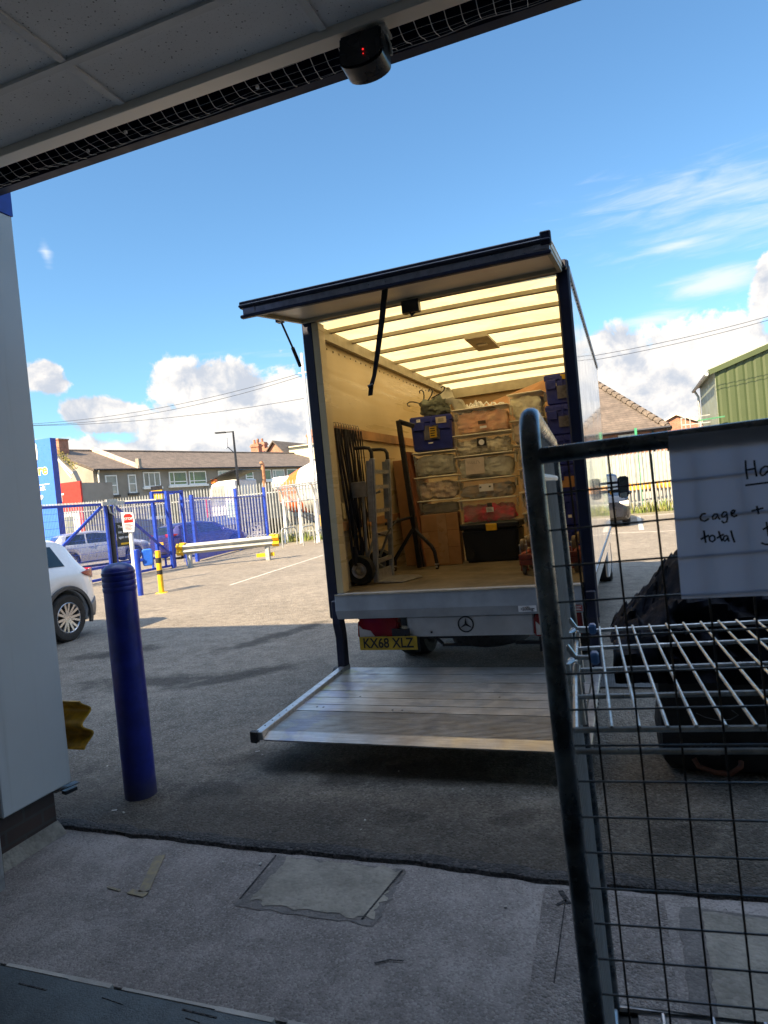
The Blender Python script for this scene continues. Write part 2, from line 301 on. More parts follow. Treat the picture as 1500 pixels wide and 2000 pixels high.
def text(s, size, m, parent, o, ex, ey, align='CENTER', ext=.002, name='lettering', bold=0., sx=1., space=1.):
    cu = bpy.data.curves.new('t', 'FONT'); cu.body = s; cu.size = size; cu.align_x = align; cu.align_y = 'CENTER'; cu.extrude = ext; cu.offset = bold; cu.resolution_u = 3; cu.space_character = space
    to = bpy.data.objects.new('t', cu); COL.objects.link(to)
    dg = bpy.context.evaluated_depsgraph_get(); me = bpy.data.meshes.new_from_object(to.evaluated_get(dg))
    ex, ey = Vector(ex).normalized(), Vector(ey).normalized(); en = ex.cross(ey); b = MB()
    b.add([Vector(o)+ex*(p.co.x*sx)+ey*p.co.y+en*p.co.z for p in me.vertices], [tuple(p.vertices) for p in me.polygons])
    bpy.data.objects.remove(to); bpy.data.curves.remove(cu); bpy.data.meshes.remove(me)
    return b.build(name, m, parent)
def strokes(lines, r, m, parent, o, ex, ey, name='handwriting', sc_=1.):
    ex, ey = Vector(ex), Vector(ey); b = MB()
    for ln in lines: b.tube([Vector(o)+ex*(x*sc_)+ey*(y*sc_) for x, y in ln], r, 5)
    return b.build(name, m, parent)
def arc(cx, cy, r, a0, a1, n=8, ry=None): return [(cx+r*math.cos(R(a0+(a1-a0)*i/n)), cy+(ry or r)*math.sin(R(a0+(a1-a0)*i/n))) for i in range(n+1)]
def lump(b, x0, x1, y0, y1, z0, z1, seed=0, amp=.03, n=10, sc_=7., power=5.):
    from mathutils import noise as mn
    c = Vector(((x0+x1)/2, (y0+y1)/2, (z0+z1)/2)); h = Vector(((x1-x0)/2, (y1-y0)/2, (z1-z0)/2)); off_ = Vector((seed*7.3, seed*3.1, seed*1.7))
    def fn(u, v):
        th = (u*2-1)*math.pi; ph = (v-.5)*math.pi
        d = Vector((math.cos(ph)*math.cos(th), math.cos(ph)*math.sin(th), math.sin(ph)))
        k = (abs(d.x)**power+abs(d.y)**power+abs(d.z)**power)**(-1/power)
        p = Vector((c.x+d.x*k*h.x, c.y+d.y*k*h.y, c.z+d.z*k*h.z))
        q = p*sc_+off_
        f = mn.fractal(q, .9, 2.1, 4)+abs(mn.noise(q*1.7))*1.2-.5
        return p+d*amp*f
    b.grid(fn, n*3, n*2); return b
# ================================================================== SETTING
rnd = random.Random(4)
g = MB(); g.box(-400, 400, -300, 700, -.6, -.06); struct('ground', g, M_SOIL)
# asphalt yard with a ragged near edge
b = MB(); n = 260; xs = [-17+37*i/n for i in range(n+1)]
from mathutils import noise as mnoise
def edgeY(x): return 2.79+.03*mnoise.noise((x*1.3, 0, 0))+.018*mnoise.noise((x*9, 3, 0))+.008*mnoise.noise((x*31, 5, 0))+(-.02*max(0, 1-abs(x+2.6)/.3))
E_ = [edgeY(x) for x in xs]
b.add([(x, y, 0) for x, y in zip(xs, E_)]+[(x, 29.3, 0) for x in xs], [(i, i+1, n+2+i, n+1+i) for i in range(n)])
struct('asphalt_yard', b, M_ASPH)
b = MB()
def lipfn(u, v):
    i = u*n; x = -17+37*u; y = edgeY(x)
    w_ = .06+.035*mnoise.noise((x*3, 8, 0))+.02*mnoise.noise((x*15, 1, 0))
    k = (y+w_, .003), (y+.02, .006), (y-.004, .001), (y-.012-.008*mnoise.noise((x*40, 2, 0)), -.024)
    t = k[int(v*3+.5)]; return Vector((x, t[0], t[1]))
b.grid(lipfn, 700, 3); struct('asphalt_edge', b, M_LIP, smooth=True)
b = MB(); b.box(-12, 20, 1.84, 3.2, -.05, -.018); struct('concrete_apron', b, M_APRON)
def ragged(x0, x1, y0, y1, z, seed, amp=.014, k=26, skew=0.):
    r = random.Random(seed); pts = []
    for i in range(k): pts.append((x0+(x1-x0)*i/k, y0))
    for i in range(k): pts.append((x1, y0+(y1-y0)*i/k))
    for i in range(k): pts.append((x1-(x1-x0)*i/k, y1))
    for i in range(k): pts.append((x0, y1-(y1-y0)*i/k))
    pts = [(x+amp*mnoise.noise((i*.35, seed, 0))+amp*.5*mnoise.noise((i*1.3, seed, 4))+skew*(y-y0), y+amp*mnoise.noise((i*.35, seed, 9))) for i, (x, y) in enumerate(pts)]
    m = MB(); m.add([(x, y, z) for x, y in pts], [tuple(range(len(pts)))]); return m
struct('concrete_patch', ragged(-1.67, -1.1, 2.39, 2.745, -.013, 3, .04), M_PATCH)
struct('concrete_patch', ragged(.12, .75, 2.1, 2.69, -.013, 5), M_PATCH)
M_SEAL = ground_mat('dark_seal_mat', (.12, .112, .108), (.15, .142, .14), aggamt=.2, bump=.002)
struct('patch_seal', ragged(-1.72, -1.075, 2.355, 2.75, -.0155, 7, .02), M_SEAL)
struct('patch_seal', ragged(.04, .8, 2.05, 2.71, -.0155, 8, .02), M_SEAL)
M_APR2 = ground_mat('apron_mat_rough', (.17, .152, .146), (.235, .215, .205), agg=(.36, .34, .32), aggscale=110, aggamt=.45, stain=(.05, .045, .045), stamt=.4, bump=.006)
struct('apron_slab', ragged(-.44, .02, 1.86, 2.74, -.0145, 9, .006, skew=-.03), M_APR2)
b = MB()
for (x0, y0, x1, y1, w_) in ((-1.09, 2.74, -1.14, 2.38, .008), (-.4, 2.72, -.36, 2.64, .02), (-.37, 2.66, -.405, 2.62, .014), (-.375, 2.64, -.372, 2.2, .004), (-1.0, 2.155, -.95, 2.185, .006), (-.955, 2.183, -.9, 2.19, .004), (-1.74, 2.75, -1.72, 2.4, .006)):
    b.bar((x0, y0, -.0125), (x1, y1, -.0125), w_, .002)
struct('apron_cracks', b, M_LIP)
M_TAPE = mat('worn_yellow_line', (.26, .215, .12), .85, var=.3, vs=22, col2=(.16, .145, .125))
b = MB()
for (x0, y0, x1, y1, w_) in ((-2.335, 2.64, -2.2, 2.36, .05), (-2.27, 2.35, -2.17, 2.34, .035), (-2.4, 2.355, -2.32, 2.345, .012)): b.bar((x0, y0, -.0135), (x1, y1, -.0135), w_, .002)
struct('yellow_marking', b, M_TAPE)
b = MB(); b.box(-3.3, 9, -6, 1.815, -.05, -.006); struct('bay_floor', b, M_THRESH)
b = MB(); r = random.Random(3); x = -3.3
while x < 4:
    l = r.uniform(.1, .5); y = 1.826+r.uniform(-.004, .004); b.box(x, x+l, y-.009, y+.009*r.uniform(.3, 1.3), -.05, -.004); x += l+r.choice((0, 0, .02, .05))
struct('floor_edge_strip', b, M_CONC)
b = MB()
for i in range(12):
    x0 = r.uniform(-3, 1); y_ = 1.80-r.uniform(0, .06); b.bar((x0, y_, -.005), (x0+r.uniform(.02, .16), y_-r.uniform(.0, .01), -.005), r.uniform(.002, .007), .0015)
struct('floor_scuffs', b, M_LIP)
b = MB(); b.add([(-60, 12.8, -.02), (-14.9, 12.8, -.02), (-14.9, 20.3, -.02), (-17.3, 29.3, -.02), (-60, 26, -.02)], [(0, 1, 2, 3, 4)]); struct('road', b, M_ROAD)
M_LINE = mat('faded_white_line', (.48, .46, .42), .8, var=.2, vs=6, col2=(.3, .28, .25))
b = MB()
def gline(x0, y0, x1, y1, w_): b.bar((x0, y0, .003), (x1, y1, .003), w_, .003)
gline(-8.75, 13.05, -9.45, 19.43, .07); gline(-.9, 20.6, 5, 18.6, .09); gline(.22, 21, .22, 27.5, .14); gline(2.9, 21, 2.9, 27.5, .14); gline(5.6, 21, 5.6, 27.5, .14); gline(-2.4, 21, -2.4, 27.5, .14); gline(-1.6, 27.6, 9, 29, .1)
struct('parking_line', b, M_LINE)
# ================================================================== STORE BUILDING (camera stands in its loading bay)
M_TILE, nt, bs, v = base_nt('ceiling_tile_mat')
c = mixc(nt, mapr(nt, noise(nt, v, 120, 3, .5), .62, .7), (.8, .8, .8), (.45, .45, .44))
vo = voro(nt, v, 38); c = mixc(nt, mapr(nt, vo, .1, .15, 1, 0), c, (.2, .2, .2))
c = mixc(nt, 1.0, c, mapr(nt, noise(nt, v, .9, 5), .3, .7, .85, 1.08), 'MULTIPLY')
nt.links.new(c, bs.inputs['Base Color']); bs.inputs['Roughness'].default_value = .95
M_CLAD = mat('grey_cladding', (.5, .51, .52), .38, var=.03, vs=1.2)
M_BAY = mat('bay_wall_paint', (.62, .62, .62), .8, var=.08)
T = thing('store_building', 'grey store building with tiled loading bay ceiling and navy fascia overhead', 'building', (-3, 2.5, 0))
b = MB(); b.box(-22, 12, 2.668, 2.722, 3.452, 3.85); b.box(-22, 12, 2.27, 2.667, 3.72, 3.85); b.box(-22, 12, 2.27, 2.71, 3.852, 5.56); b.build('fascia_wall', M_NAVY, T)
b = MB(); b.box(-22, 12, -12, 2.2, 5.3, 5.48); b.box(-22, 12, -12, -11.7, 0, 5.29); b.box(-22, -21.7, -11.7, 2.2, 0, 5.29); b.box(11.7, 12, -11.7, 2.2, 0, 5.29); b.build('roof', M_BAY, T)
for xa, xb in ((-21.7, -3.62), (9, 11.7)): b = MB(); b.box(xa, xb, 2.3, 2.66, 0, 3.71); b.build('front_wall', M_CLAD, T)
b = MB(); b.box(-3.7, -3.5, -6, 2.25, 0, 3.6); b.box(9, 9.1, -6, 2.25, 0, 3.6); b.box(-3.5, 9, -6.2, -6, 0, 3.6); b.build('bay_wall', M_BAY, T)
b = MB(); b.box(-3.48, 8.98, -5.98, 2.43, 3.475, 3.52); b.build('ceiling', M_TILE, T)
M_TBAR = mat('ceiling_bar_paint', (.68, .68, .67), .5, var=.06)
b = MB()
for k in range(8): y = 2.118-1.2*k if k else 2.118; b.box(-3.48, 8.98, y-.016, y+.016, 3.46, 3.474)
for k in range(-2, 9):
    x = -1.93+.97*k; b.box(x-.016, x+.016, -5.9, 2.42, 3.463, 3.473)
b.build('ceiling_grid', M_TBAR, T)
M_CREAM = mat('cream_trim', (.85, .78, .68), .36, .4, var=.02, vs=.8)
b = MB(); b.box(-3.48, 8.98, 2.432, 2.508, 3.44, 3.52)
b.build('edge_trim', M_CREAM, T, bevel=.003)
# bird netting sagging between trim and fascia
NETM = mat('net_cord', (.75, .75, .76), .7)
b = MB(); r = random.Random(8); K = 9
def netp(x, t):
    sag = .045*math.sin(math.pi*t)+.02*t*(.5+mnoise.noise((x*1.7, 2, 0)))
    return Vector((x+.05*t*mnoise.noise((x*2.2, 5, 0)), 2.505+(.165+.03*mnoise.noise((x*.9, 4, 7)))*t, 3.468-sag*.6+.015*mnoise.noise((x*4, t*3, 1))))
x = -3.05
while x < 2.2:
    b.tube([netp(x, j/K) for j in range(K+1)], .0014, 4, caps=False); x += .062
for j in range(1, K+1, 2): b.tube([netp(-3.05+5.25*i/130, j/K) for i in range(131)], .0008 if j < K else .0022, 4, caps=False)
for x, t in ((-2.05, .45), (-2.3, .6), (-1.35, .5)): p = netp(x, t); b.box(p.x-.006, p.x+.006, p.y-.006, p.y+.006, p.z+.001, p.z+.012)
tag(b.build('bird_net', NETM), 'sagging white bird netting stretched below the dark eaves overhead', 'netting')
# sensor
T = thing('motion_sensor', 'black rounded motion sensor with red light hung from the cream trim', 'sensor', (-.82, 2.47, 3.44))
b = MB(); prof = [(-.085, .0), (.085, .0), (.088, -.095)]+[(.088*math.cos(R(a)), -.104-.04*math.sin(R(a))) for a in range(0, 181, 15)]+[(-.088, -.095)]
b.prism(prof, (-.82, 2.44, 3.432), (1, 0, 0), (0, .12, 1), (0, 1, -.1), .11); b.build('body', mat('black_gloss', (.005, .005, .007), .28, spec=.5), T, bevel=.008, bseg=2, smooth=True)
b = MB(); b.box(-.80, -.72, 2.46, 2.54, 3.425, 3.44); b.tube([(-.735, 2.5, 3.43), (-.728, 2.53, 3.4), (-.726, 2.53, 3.36)], .006); b.build('bracket', M_GALV, T)
b = MB(); b.lathe([(0, .003), (.003, .002), (.004, 0)], (-.806, 2.424, 3.345), (0, -1, 0), 12); b.lathe([(0, .002), (.0018, .0015), (.0025, 0)], (-.806, 2.4225, 3.328), (0, -1, 0), 12)
b.build('red_led', mat('led_red', (1, .02, .02), .4, emit=.25), T)
# pillar
M_PIL, nt, bs, v = base_nt('pillar_cladding'); mp = N(nt, 'ShaderNodeMapping'); mp.inputs['Scale'].default_value = (14, 14, .7); nt.links.new(v, mp.inputs[0])
c = mixc(nt, mapr(nt, noise(nt, v, 1.3, 6), .3, .7), (.56, .575, .59), (.5, .515, .53)); c = mixc(nt, M_(nt, 'MULTIPLY', mapr(nt, noise(nt, mp.outputs[0], 1.2, 6, .65), .55, .75), .22), c, (.3, .29, .27))
s = N(nt, 'ShaderNodeSeparateXYZ'); nt.links.new(v, s.inputs[0]); c = mixc(nt, mapr(nt, M_(nt, 'ADD', s.outputs[2], M_(nt, 'MULTIPLY', noise(nt, v, 9, 6, .7), .5)), -1.35, -.9, .45, 0), c, (.2, .19, .18)); nt.links.new(c, bs.inputs['Base Color']); bs.inputs['Roughness'].default_value = .42
T = thing('wall_pillar', 'grey clad pillar on dark brick base at the bay opening, left edge', 'pillar', (-3.3, 2.6, 0))
b = MB(); b.box(-3.58, -3.08, 2.405, 2.845, .225, 3.40); b.build('cladding', M_PIL, T, bevel=.006)
b = MB(); b.box(-3.585, -3.077, 2.73, 2.85, 3.402, 3.7); b.build('blue_band', M_BLUE, T)
b = MB(); b.box(-3.55, -3.1, 2.29, 2.735, -.02, .222); b.build('brick_base', M_BRICKD, T)
b = MB(); b.add(*(lambda P: (P, [(0, 1, 3, 2), (2, 3, 5, 4)]))([(-3.097, 2.3, .05), (-3.097, 2.74, .055), (-3.085, 2.3, .03), (-3.085, 2.745, .035), (-3.05, 2.3, -.017), (-3.05, 2.75, -.017)]))
b.build('mortar_skirt', M_PATCH, T)
b = MB(); b.box(-3.03, -2.93, 2.21, 2.262, -.018, 3.44); b.build('shutter_guide', M_BLACKP, T)
b = MB(); b.box(-2.928, -2.916, 2.222, 2.25, -.018, 3.44); b.build('guide_edge', M_ALU, T)
b = MB(); b.bar((-3.12, 2.75, .205), (-3.075, 2.88, .21), .05, .004); b.bar((-3.1, 2.80, .18), (-3.085, 2.87, .18), .04, .02); b.build('base_flashing', M_BLACKP, T)
# yellow barrier end behind the pillar
Wp = [(0, -.155), (.02, -.155), (.08, -.12), (.085, -.06), (.03, -.02), (.03, .02), (.085, .06), (.08, .12), (.02, .155), (0, .155)]
def wbeam(bm_, a, bpt, nrm, th=.004, sc=1.):
    a, bpt, nrm = Vector(a), Vector(bpt), Vector(nrm).normalized(); d = bpt-a
    pr = []
    for i in range(41):
        t = i/40; z = (t-.5)*.31*sc; x_ = .042*(1-math.cos(4*math.pi*t))*sc; pr.append((x_, z))
    poly = pr+[(x_-th, z) for x_, z in pr[::-1]]
    n_ = len(pr); vs = []
    for q in (a, bpt): vs += [q+nrm*x_+Vector((0, 0, z)) for x_, z in poly]
    m_ = len(poly); bm_.add(vs, [(i, (i+1) % m_, m_+(i+1) % m_, m_+i) for i in range(m_)]+[tuple(range(m_)), tuple(range(m_, 2*m_))])
T = thing('crash_barrier', 'worn yellow crash barrier end poking out behind the grey pillar', 'barrier', (-3.4, 3.0, 0))
b = MB(); wbeam(b, (-5.5, 2.915, .525), (-3.03, 2.915, .525), (0, 1, 0), .012, .9); b.build('beam', M_YELLOWD, T, smooth=True)
for xa in (-4.6, -3.75): b = MB(); b.box(xa, xa+.1, 2.82, 2.905, 0, .66); b.build('post', M_GALV, T)
# blue bollard
T = thing('bollard', 'tall dark blue domed bollard with ringed grooves beside the grey pillar', 'bollard', (-2.925, 3.2, 0))
b = MB(); rr = .0935; pr = [(rr, 0), (rr, 1.245)]
b.lathe(pr, (-2.925, 3.2, 0), n=40); b.build('post', M_BOLL, T, smooth=True)
b = MB(); pr = [(rr, 1.245)]
for k in range(3): z = 1.25+k*.034; pr += [(rr+.003, z), (rr+.004, z+.018), (rr+.0005, z+.025)]
pr += [(rr+.003, 1.352), (rr+.003, 1.362)]+[(rr*math.cos(R(a)), 1.365+.052*math.sin(R(a))) for a in range(0, 90, 10)]+[(.001, 1.417)]
b.lathe(pr, (-2.925, 3.2, 0), n=40); b.build('cap', M_BOLL, T, smooth=True)
# litter
b = MB(); rl = random.Random(5)
for i in range(60):
    x, y = rl.uniform(-4, 1.5), rl.uniform(2.0, 6.5); z = .004 if y > 2.85 else -.013
    a = rl.uniform(0, 3); s_ = rl.uniform(.004, .013); b.bar((x, y, z), (x+s_*math.cos(a), y+s_*math.sin(a), z+.003), s_*.8, .004)
for x, y, s_ in ((-2.95, 2.98, .03), (-2.55, 3.9, .03), (-1.55, 5.1, .02)): b.bar((x, y, .004), (x+s_, y+.01, .006), s_*.5, .002)
o = b.build('grit', M_CONC); tag(o, 'scattered pale grit and scraps on the asphalt', 'grit', kind='stuff')
# ================================================================== BOX TRUCK
X0, X1, Y0, Y1, ZF, ZT = -2.5, -.3, 5.2, 10.05, .878, 3.27
M_TRW = mat('truck_white_gelcoat', (.74, .74, .73), .12, var=.04, vs=1.5, coat=.6)
M_INT, nt, bs, v = base_nt('interior_cream_board'); mp = N(nt, 'ShaderNodeMapping'); mp.inputs['Scale'].default_value = (2, .5, 9); nt.links.new(v, mp.inputs[0])
c = mixc(nt, mapr(nt, noise(nt, v, 1.1, 6), .3, .7), (.62, .5, .29), (.52, .41, .22)); c = mixc(nt, M_(nt, 'MULTIPLY', mapr(nt, noise(nt, mp.outputs[0], 2.2, 8, .72, .4), .6, .72), .5), c, (.3, .22, .12))   # scrapes along the board
nt.links.new(c, bs.inputs['Base Color']); nt.links.new(mapr(nt, noise(nt, mp.outputs[0], 1.4, 5), .3, .7, .22, .5), bs.inputs['Roughness'])
M_PLY = mat('floor_ply', (.15, .12, .075), .6, var=.2, vs=3)
M_BULK = mat('bulkhead_ply', (.36, .24, .12), .7, var=.12, vs=2)
M_SILL = mat('worn_grey_paint', (.36, .39, .43), .5, var=.1, vs=5)
M_BOW = mat('roof_bow_metal', (.36, .32, .22), .5, .2, var=.1)
M_GRP = bpy.data.materials.new('translucent_roof_sheet'); M_GRP.use_nodes = True; nt = M_GRP.node_tree; nt.nodes.clear()
tcn = N(nt, 'ShaderNodeTexCoord'); cc = mixc(nt, mapr(nt, noise(nt, tcn.outputs['Object'], 1.6, 9, .75, .6), .35, .66), (.8, .67, .38), (.66, .53, .27))
tr = N(nt, 'ShaderNodeBsdfTranslucent'); df = N(nt, 'ShaderNodeBsdfDiffuse'); mx = N(nt, 'ShaderNodeMixShader'); mx.inputs[0].default_value = .45
nt.links.new(cc, tr.inputs[0]); df.inputs[0].default_value = (.72, .6, .32, 1); nt.links.new(tr.outputs[0], mx.inputs[1]); nt.links.new(df.outputs[0], mx.inputs[2])
oo = N(nt, 'ShaderNodeOutputMaterial'); nt.links.new(mx.outputs[0], oo.inputs[0])
T = thing('box_truck', 'white box truck with open rear, raised top door and lowered tail lift', 'truck', (-1.4, 7.6, 0))
b = MB(); b.box(X0, X0+.045, Y0+.06, Y1, .82, 3.2); b.mi = 1; b.box(X0-.003, X0-.0005, Y0+.06, Y1, .82, 3.21); b.mi = 2
r = random.Random(2)
for k in range(34): y = 5.4+k*.136; b.box(X0+.0455, X0+.05, y, y+.012, 3.03+r.uniform(-.004, .004), 3.045)
for k in range(20): z = 1.2+k*.1; b.box(X0+.0455, X0+.05, 9.93, 9.94, z, z+.012)
b.build('left_wall', [M_INT, M_TRW, M_BLACKP], T)
b = MB(); b.box(X1-.045, X1-.004, Y0+.06, Y1-.002, .82, 3.2); b.build('right_wall', M_INT, T)
b = MB(); b.box(X1-.003, X1, Y0+.05, Y1, .80, 3.235); b.mi = 1
for k in range(40): y = Y0+.15+k*.122; b.box(X1, X1+.005, y, y+.02, 3.19, 3.205)
for k in range(12): z = .95+k*.2; b.box(X1, X1+.006, Y0+.075, Y0+.09, z, z+.014)
for k in range(60): y = Y0+.12+k*.082; b.box(X1, X1+.003, y, y+.03, .905, .917)
b.build('right_skin', [M_TRW, M_BLACKP], T)
b = MB(); b.bar((X1+.004, Y0+.05, .935), (X1+.004, Y1, .935), .008, .006); b.bar((X1+.003, Y0+.05, 3.225), (X1+.003, Y1, 3.225), .02, .05); b.build('side_trim', M_SILL, T)
b = MB(); b.box(X0, X1, Y1-.05, Y1, .82, 3.2); b.mi = 1; b.box(X0, X1, Y1+.001, Y1+.006, .82, 3.23); b.build('bulkhead', [M_BULK, M_TRW], T)
b = MB(); b.grid(lambda u, v: Vector((X0+.01+(X1-X0-.02)*u, Y0+.02+(Y1-Y0-.02)*v, 3.205+.012*math.sin(math.pi*u))), 12, 4); b.build('roof', M_GRP, T, smooth=True)
for y in (5.55, 6.05, 6.68, 7.33, 7.97, 8.6, 9.22):
    b = MB(); b.grid(lambda u, v: Vector((X0+.05+(X1-X0-.1)*u, y+(-.025, .025, .025, -.025, -.025)[round(v*4)], 3.172+.01*math.sin(math.pi*u)+(0, 0, .032, .032, 0)[round(v*4)])), 10, 4); b.build('roof_bow', M_BOW, T)
b = MB()
for xa, xb in ((X0+.046, X0+.1), (X1-.1, X1-.046)): b.box(xa, xb, Y0+.1, Y1-.06, 3.09, 3.19)
b.box(X0+.1, X1-.1, Y1-.12, Y1-.052, 3.06, 3.2)
b.build('cant_rail', M_BOW, T)
b = MB(); b.box(X0+.03, X1-.03, Y0, Y1-.05, .84, ZF); fl = b.build('floor', M_PLY, T)
b = MB(); b.box(-1.41, -1.18, 6.55, 7.22, 3.135, 3.16); lt = b.build('ceiling_plate', M_BOW, T)
b = MB(); b.box(-1.35, -1.25, 6.84, 6.92, 3.125, 3.135); b.build('interior_lamp', mat('lamp_lens', (.75, .72, .6), .3), lt)
b = MB(); b.box(X0+.046, X0+.07, 5.38, 8.2, 2.25, 2.34); b.build('lashing_rail', M_WOOD, T)
b = MB(); b.box(X0+.046, X0+.07, 5.38, 8.2, 1.39, 1.47); b.build('lashing_rail', M_WOOD, T)
# rear frame
b = MB(); b.box(-2.505, -2.405, 5.17, 5.255, .66, 3.235); b.build('rear_post', M_NAVY, T, bevel=.012)
b = MB(); b.box(-.385, -.29, 5.185, 5.255, .60, 3.285); b.build('rear_post', M_NAVY, T, bevel=.012)
b = MB(); b.box(-2.404, -2.345, 5.16, 5.28, .88, 3.18); b.build('post_trim', M_INT, T)
b = MB(); b.box(-2.5, -.3, 5.12, 5.25, 3.2, 3.27); b.build('rear_header', M_NAVY, T, bevel=.01)
def dz(y): return 3.245-(5.14-y)*.135
M_DOORIN = mat('door_inner_panel', (.74, .64, .46), .4, var=.12, vs=1.2)
b = MB(); ya, yb = 4.23, 5.13; p = [(x, y, dz(y)+t) for t in (-.035, 0) for y in (ya, yb) for x in (-2.47, -.33)]; b.hexa(p); door = b.build('top_door', M_DOORIN, T)
b = MB(); p = [(x, y, dz(y)+t) for t in (.001, .008) for y in (ya, yb) for x in (-2.475, -.325)]; b.hexa(p); b.build('door_skin', M_TRW, door)
b = MB(); b.bar((-2.48, 4.21, dz(4.21)-.05), (-.335, 4.21, dz(4.21)-.05), .03, .04); b.build('edge_rail', M_ALU, door)
b = MB()
for z0, h in ((-.002, .05), (-.083, .024)): b.bar((-2.5, 4.2, dz(4.2)+z0), (-.325, 4.2, dz(4.2)+z0), .04, h)
b.bar((-2.5, 4.172, dz(4.2)-.012), (-.325, 4.172, dz(4.2)-.012), .014, .018)
b.prism([(-.02, -.05), (.02, -.05), (.025, .02), (.01, .035), (-.03, .03)], (-.385, 4.2, dz(4.2)+.01), (0, 1, 0), (0, 0, 1), (1, 0, 0), .065); b.build('rubber_seal', M_NAVY, door, bevel=.006)
for x in (-2.44, -.40):
    b = MB(); b.bar((x-.03, 4.19, dz(4.2)-.045), (x+.06, 4.19, dz(4.2)-.045), .006, .03); b.build('corner_bracket', M_ALU, door)
b = MB(); b.bar((-2.46, 4.24, dz(4.24)-.05), (-2.46, 5.12, dz(5.12)-.05), .03, .03); b.bar((-.35, 4.24, dz(4.24)-.05), (-.35, 5.12, dz(5.12)-.05), .03, .03); b.bar((-2.46, 5.09, dz(5.09)-.05), (-.34, 5.09, dz(5.09)-.05), .04, .03); b.build('door_frame', M_BOW, door)
b = MB(); b.box(-1.56, -1.42, 5.04, 5.1, 3.08, 3.175); b.tube([(-1.5, 5.06, 3.08), (-1.48, 5.03, 3.05), (-1.45, 5.03, 3.07)], .01); b.build('latch', M_BLACKP, door)
b = MB(); b.tube([(-2.545, 4.88, 3.17), (-2.545, 5.05, 2.98)], .009); b.tube([(-2.545, 5.05, 2.98), (-2.545, 5.16, 2.84)], .016); b.box(-2.57, -2.52, 4.84, 4.9, 3.15, 3.2); b.build('gas_strut', M_BLACKP, T)
b = MB(); sp_ = [Vector((-1.43, 4.3, 3.07)), Vector((-1.475, 4.3, 2.86)), Vector((-1.525, 4.3, 2.66)), Vector((-1.57, 4.3, 2.49)), Vector((-1.60, 4.3, 2.42)), Vector((-1.612, 4.3, 2.36))]
for i in range(5):
    wv_ = (.022, .021, .019, .015, .017, .016); a, c_ = sp_[i], sp_[i+1]; b.hexa([a+Vector((-wv_[i], -.002, 0)), a+Vector((wv_[i], -.002, 0)), a+Vector((-wv_[i], .002, 0)), a+Vector((wv_[i], .002, 0)), c_+Vector((-wv_[i+1], -.002, 0)), c_+Vector((wv_[i+1], -.002, 0)), c_+Vector((-wv_[i+1], .002, 0)), c_+Vector((wv_[i+1], .002, 0))])
b.tube([sp_[4]+Vector((-.018, -.008, 0)), sp_[4]+Vector((.018, -.008, .01))], .012, 6); b.build('pull_strap', M_BLACKP, door)
# rear sill, bumper, lights, plate
b = MB(); b.prism([(0, .878), (-.105, .872), (-.115, .74), (-.085, .665), (0, .66)], (-2.405, Y0, 0), (0, 1, 0), (0, 0, 1), (1, 0, 0), 2.01); sill = b.build('rear_sill', M_SILL, T, bevel=.006)
b = MB(); b.bar((-2.40, Y0-.107, .874), (-.40, Y0-.107, .874), .006, .012); b.build('sill_edge', mat('lit_edge_paint', (.58, .5, .38), .6, var=.2), sill)  # timber floor edge, painted pale as if lit
b = MB(); b.box(-.87, -.735, 5.079, 5.084, .69, .735); st = b.build('load_sticker', M_PAPER, sill); text('•500kg•', .034, M_INK, st, (-.80, 5.0785, .711), (1, 0, 0), (0, 0, 1)); text('max', .012, M_INK, st, (-.80, 5.0785, .729), (1, 0, 0), (0, 0, 1))
b = MB(); b.box(-.475, -.40, 5.079, 5.084, .685, .725); st = b.build('red_sticker', mat('sticker_red', (.35, .06, .05), .5), sill)
b = MB(); [b.bar((-.465, 5.078, .695+.011*k), (-.41-.01*(k % 2), 5.078, .695+.011*k), .003, .003) for k in range(3)]; b.build('lettering', M_PAPER, st)
M_BUMP = mat('bumper_white', (.55, .57, .6), .35, var=.08, vs=5)
b = MB(); b.box(-1.82, -.78, 5.2, 5.26, .485, .652); bp_ = b.build('bumper_panel', M_BUMP, T, bevel=.012)
b = MB(); b.box(-1.62, -1.605, 5.194, 5.2, .515, .53); b.build('drain_hole', M_BLACKP, bp_)
b = MB(); b.tube([(-1.32+.061*math.cos(R(a)), 5.193, .582+.061*math.sin(R(a))) for a in range(0, 360, 12)], .006, 6, closed=True)
for a in (90, 210, 330):
    e = Vector((math.cos(R(a)), 0, math.sin(R(a)))); n_ = Vector((-e.z, 0, e.x)); c_ = Vector((-1.32, 5.19, .582))
    b.add([c_+n_*.009, c_-n_*.009, c_+e*.058, c_+Vector((0, -.006, 0)), c_+e*.058+Vector((0, .006, 0)), c_+Vector((0, .006, 0))], [(0, 3, 2), (3, 1, 2), (0, 2, 4, 5), (1, 5, 4, 2)])
b.build('star_emblem', M_BLACKP, bp_)
for xa in (-2.27, -.79):
    b = MB(); b.prism([(0, .01), (.012, .16), (.06, .185), (.37, .185), (.375, .06), (.36, 0), (.03, 0)], (xa, 5.19, .475), (1, 0, 0), (0, 0, 1), (0, 1, 0), .1); tl = b.build('tail_light', M_TAIL, T, bevel=.012, bseg=2, smooth=True)
    b = MB(); b.prism([(.02, .012), (.02, .115), (.05, .085), (.12, .07), (.16, .015)], (xa+.005, 5.182, .478), (1, 0, 0), (0, 0, 1), (0, 1, 0), .006); b.build('clear_lens', M_LAMPW, tl)
    b = MB(); b.box(xa+.01, xa+.37, 5.22, 5.3, .64, .672); b.build('lamp_mount', M_BLACKP, tl)
b = MB(); b.box(-2.245, -1.735, 5.165, 5.172, .388, .5); pl = b.build('number_plate', M_PLATEY, T); text('KX68 XLZ', .115, M_INK, pl, (-1.99, 5.164, .443), (1, 0, 0), (0, 0, 1), ext=.001, bold=.0022, sx=.87)
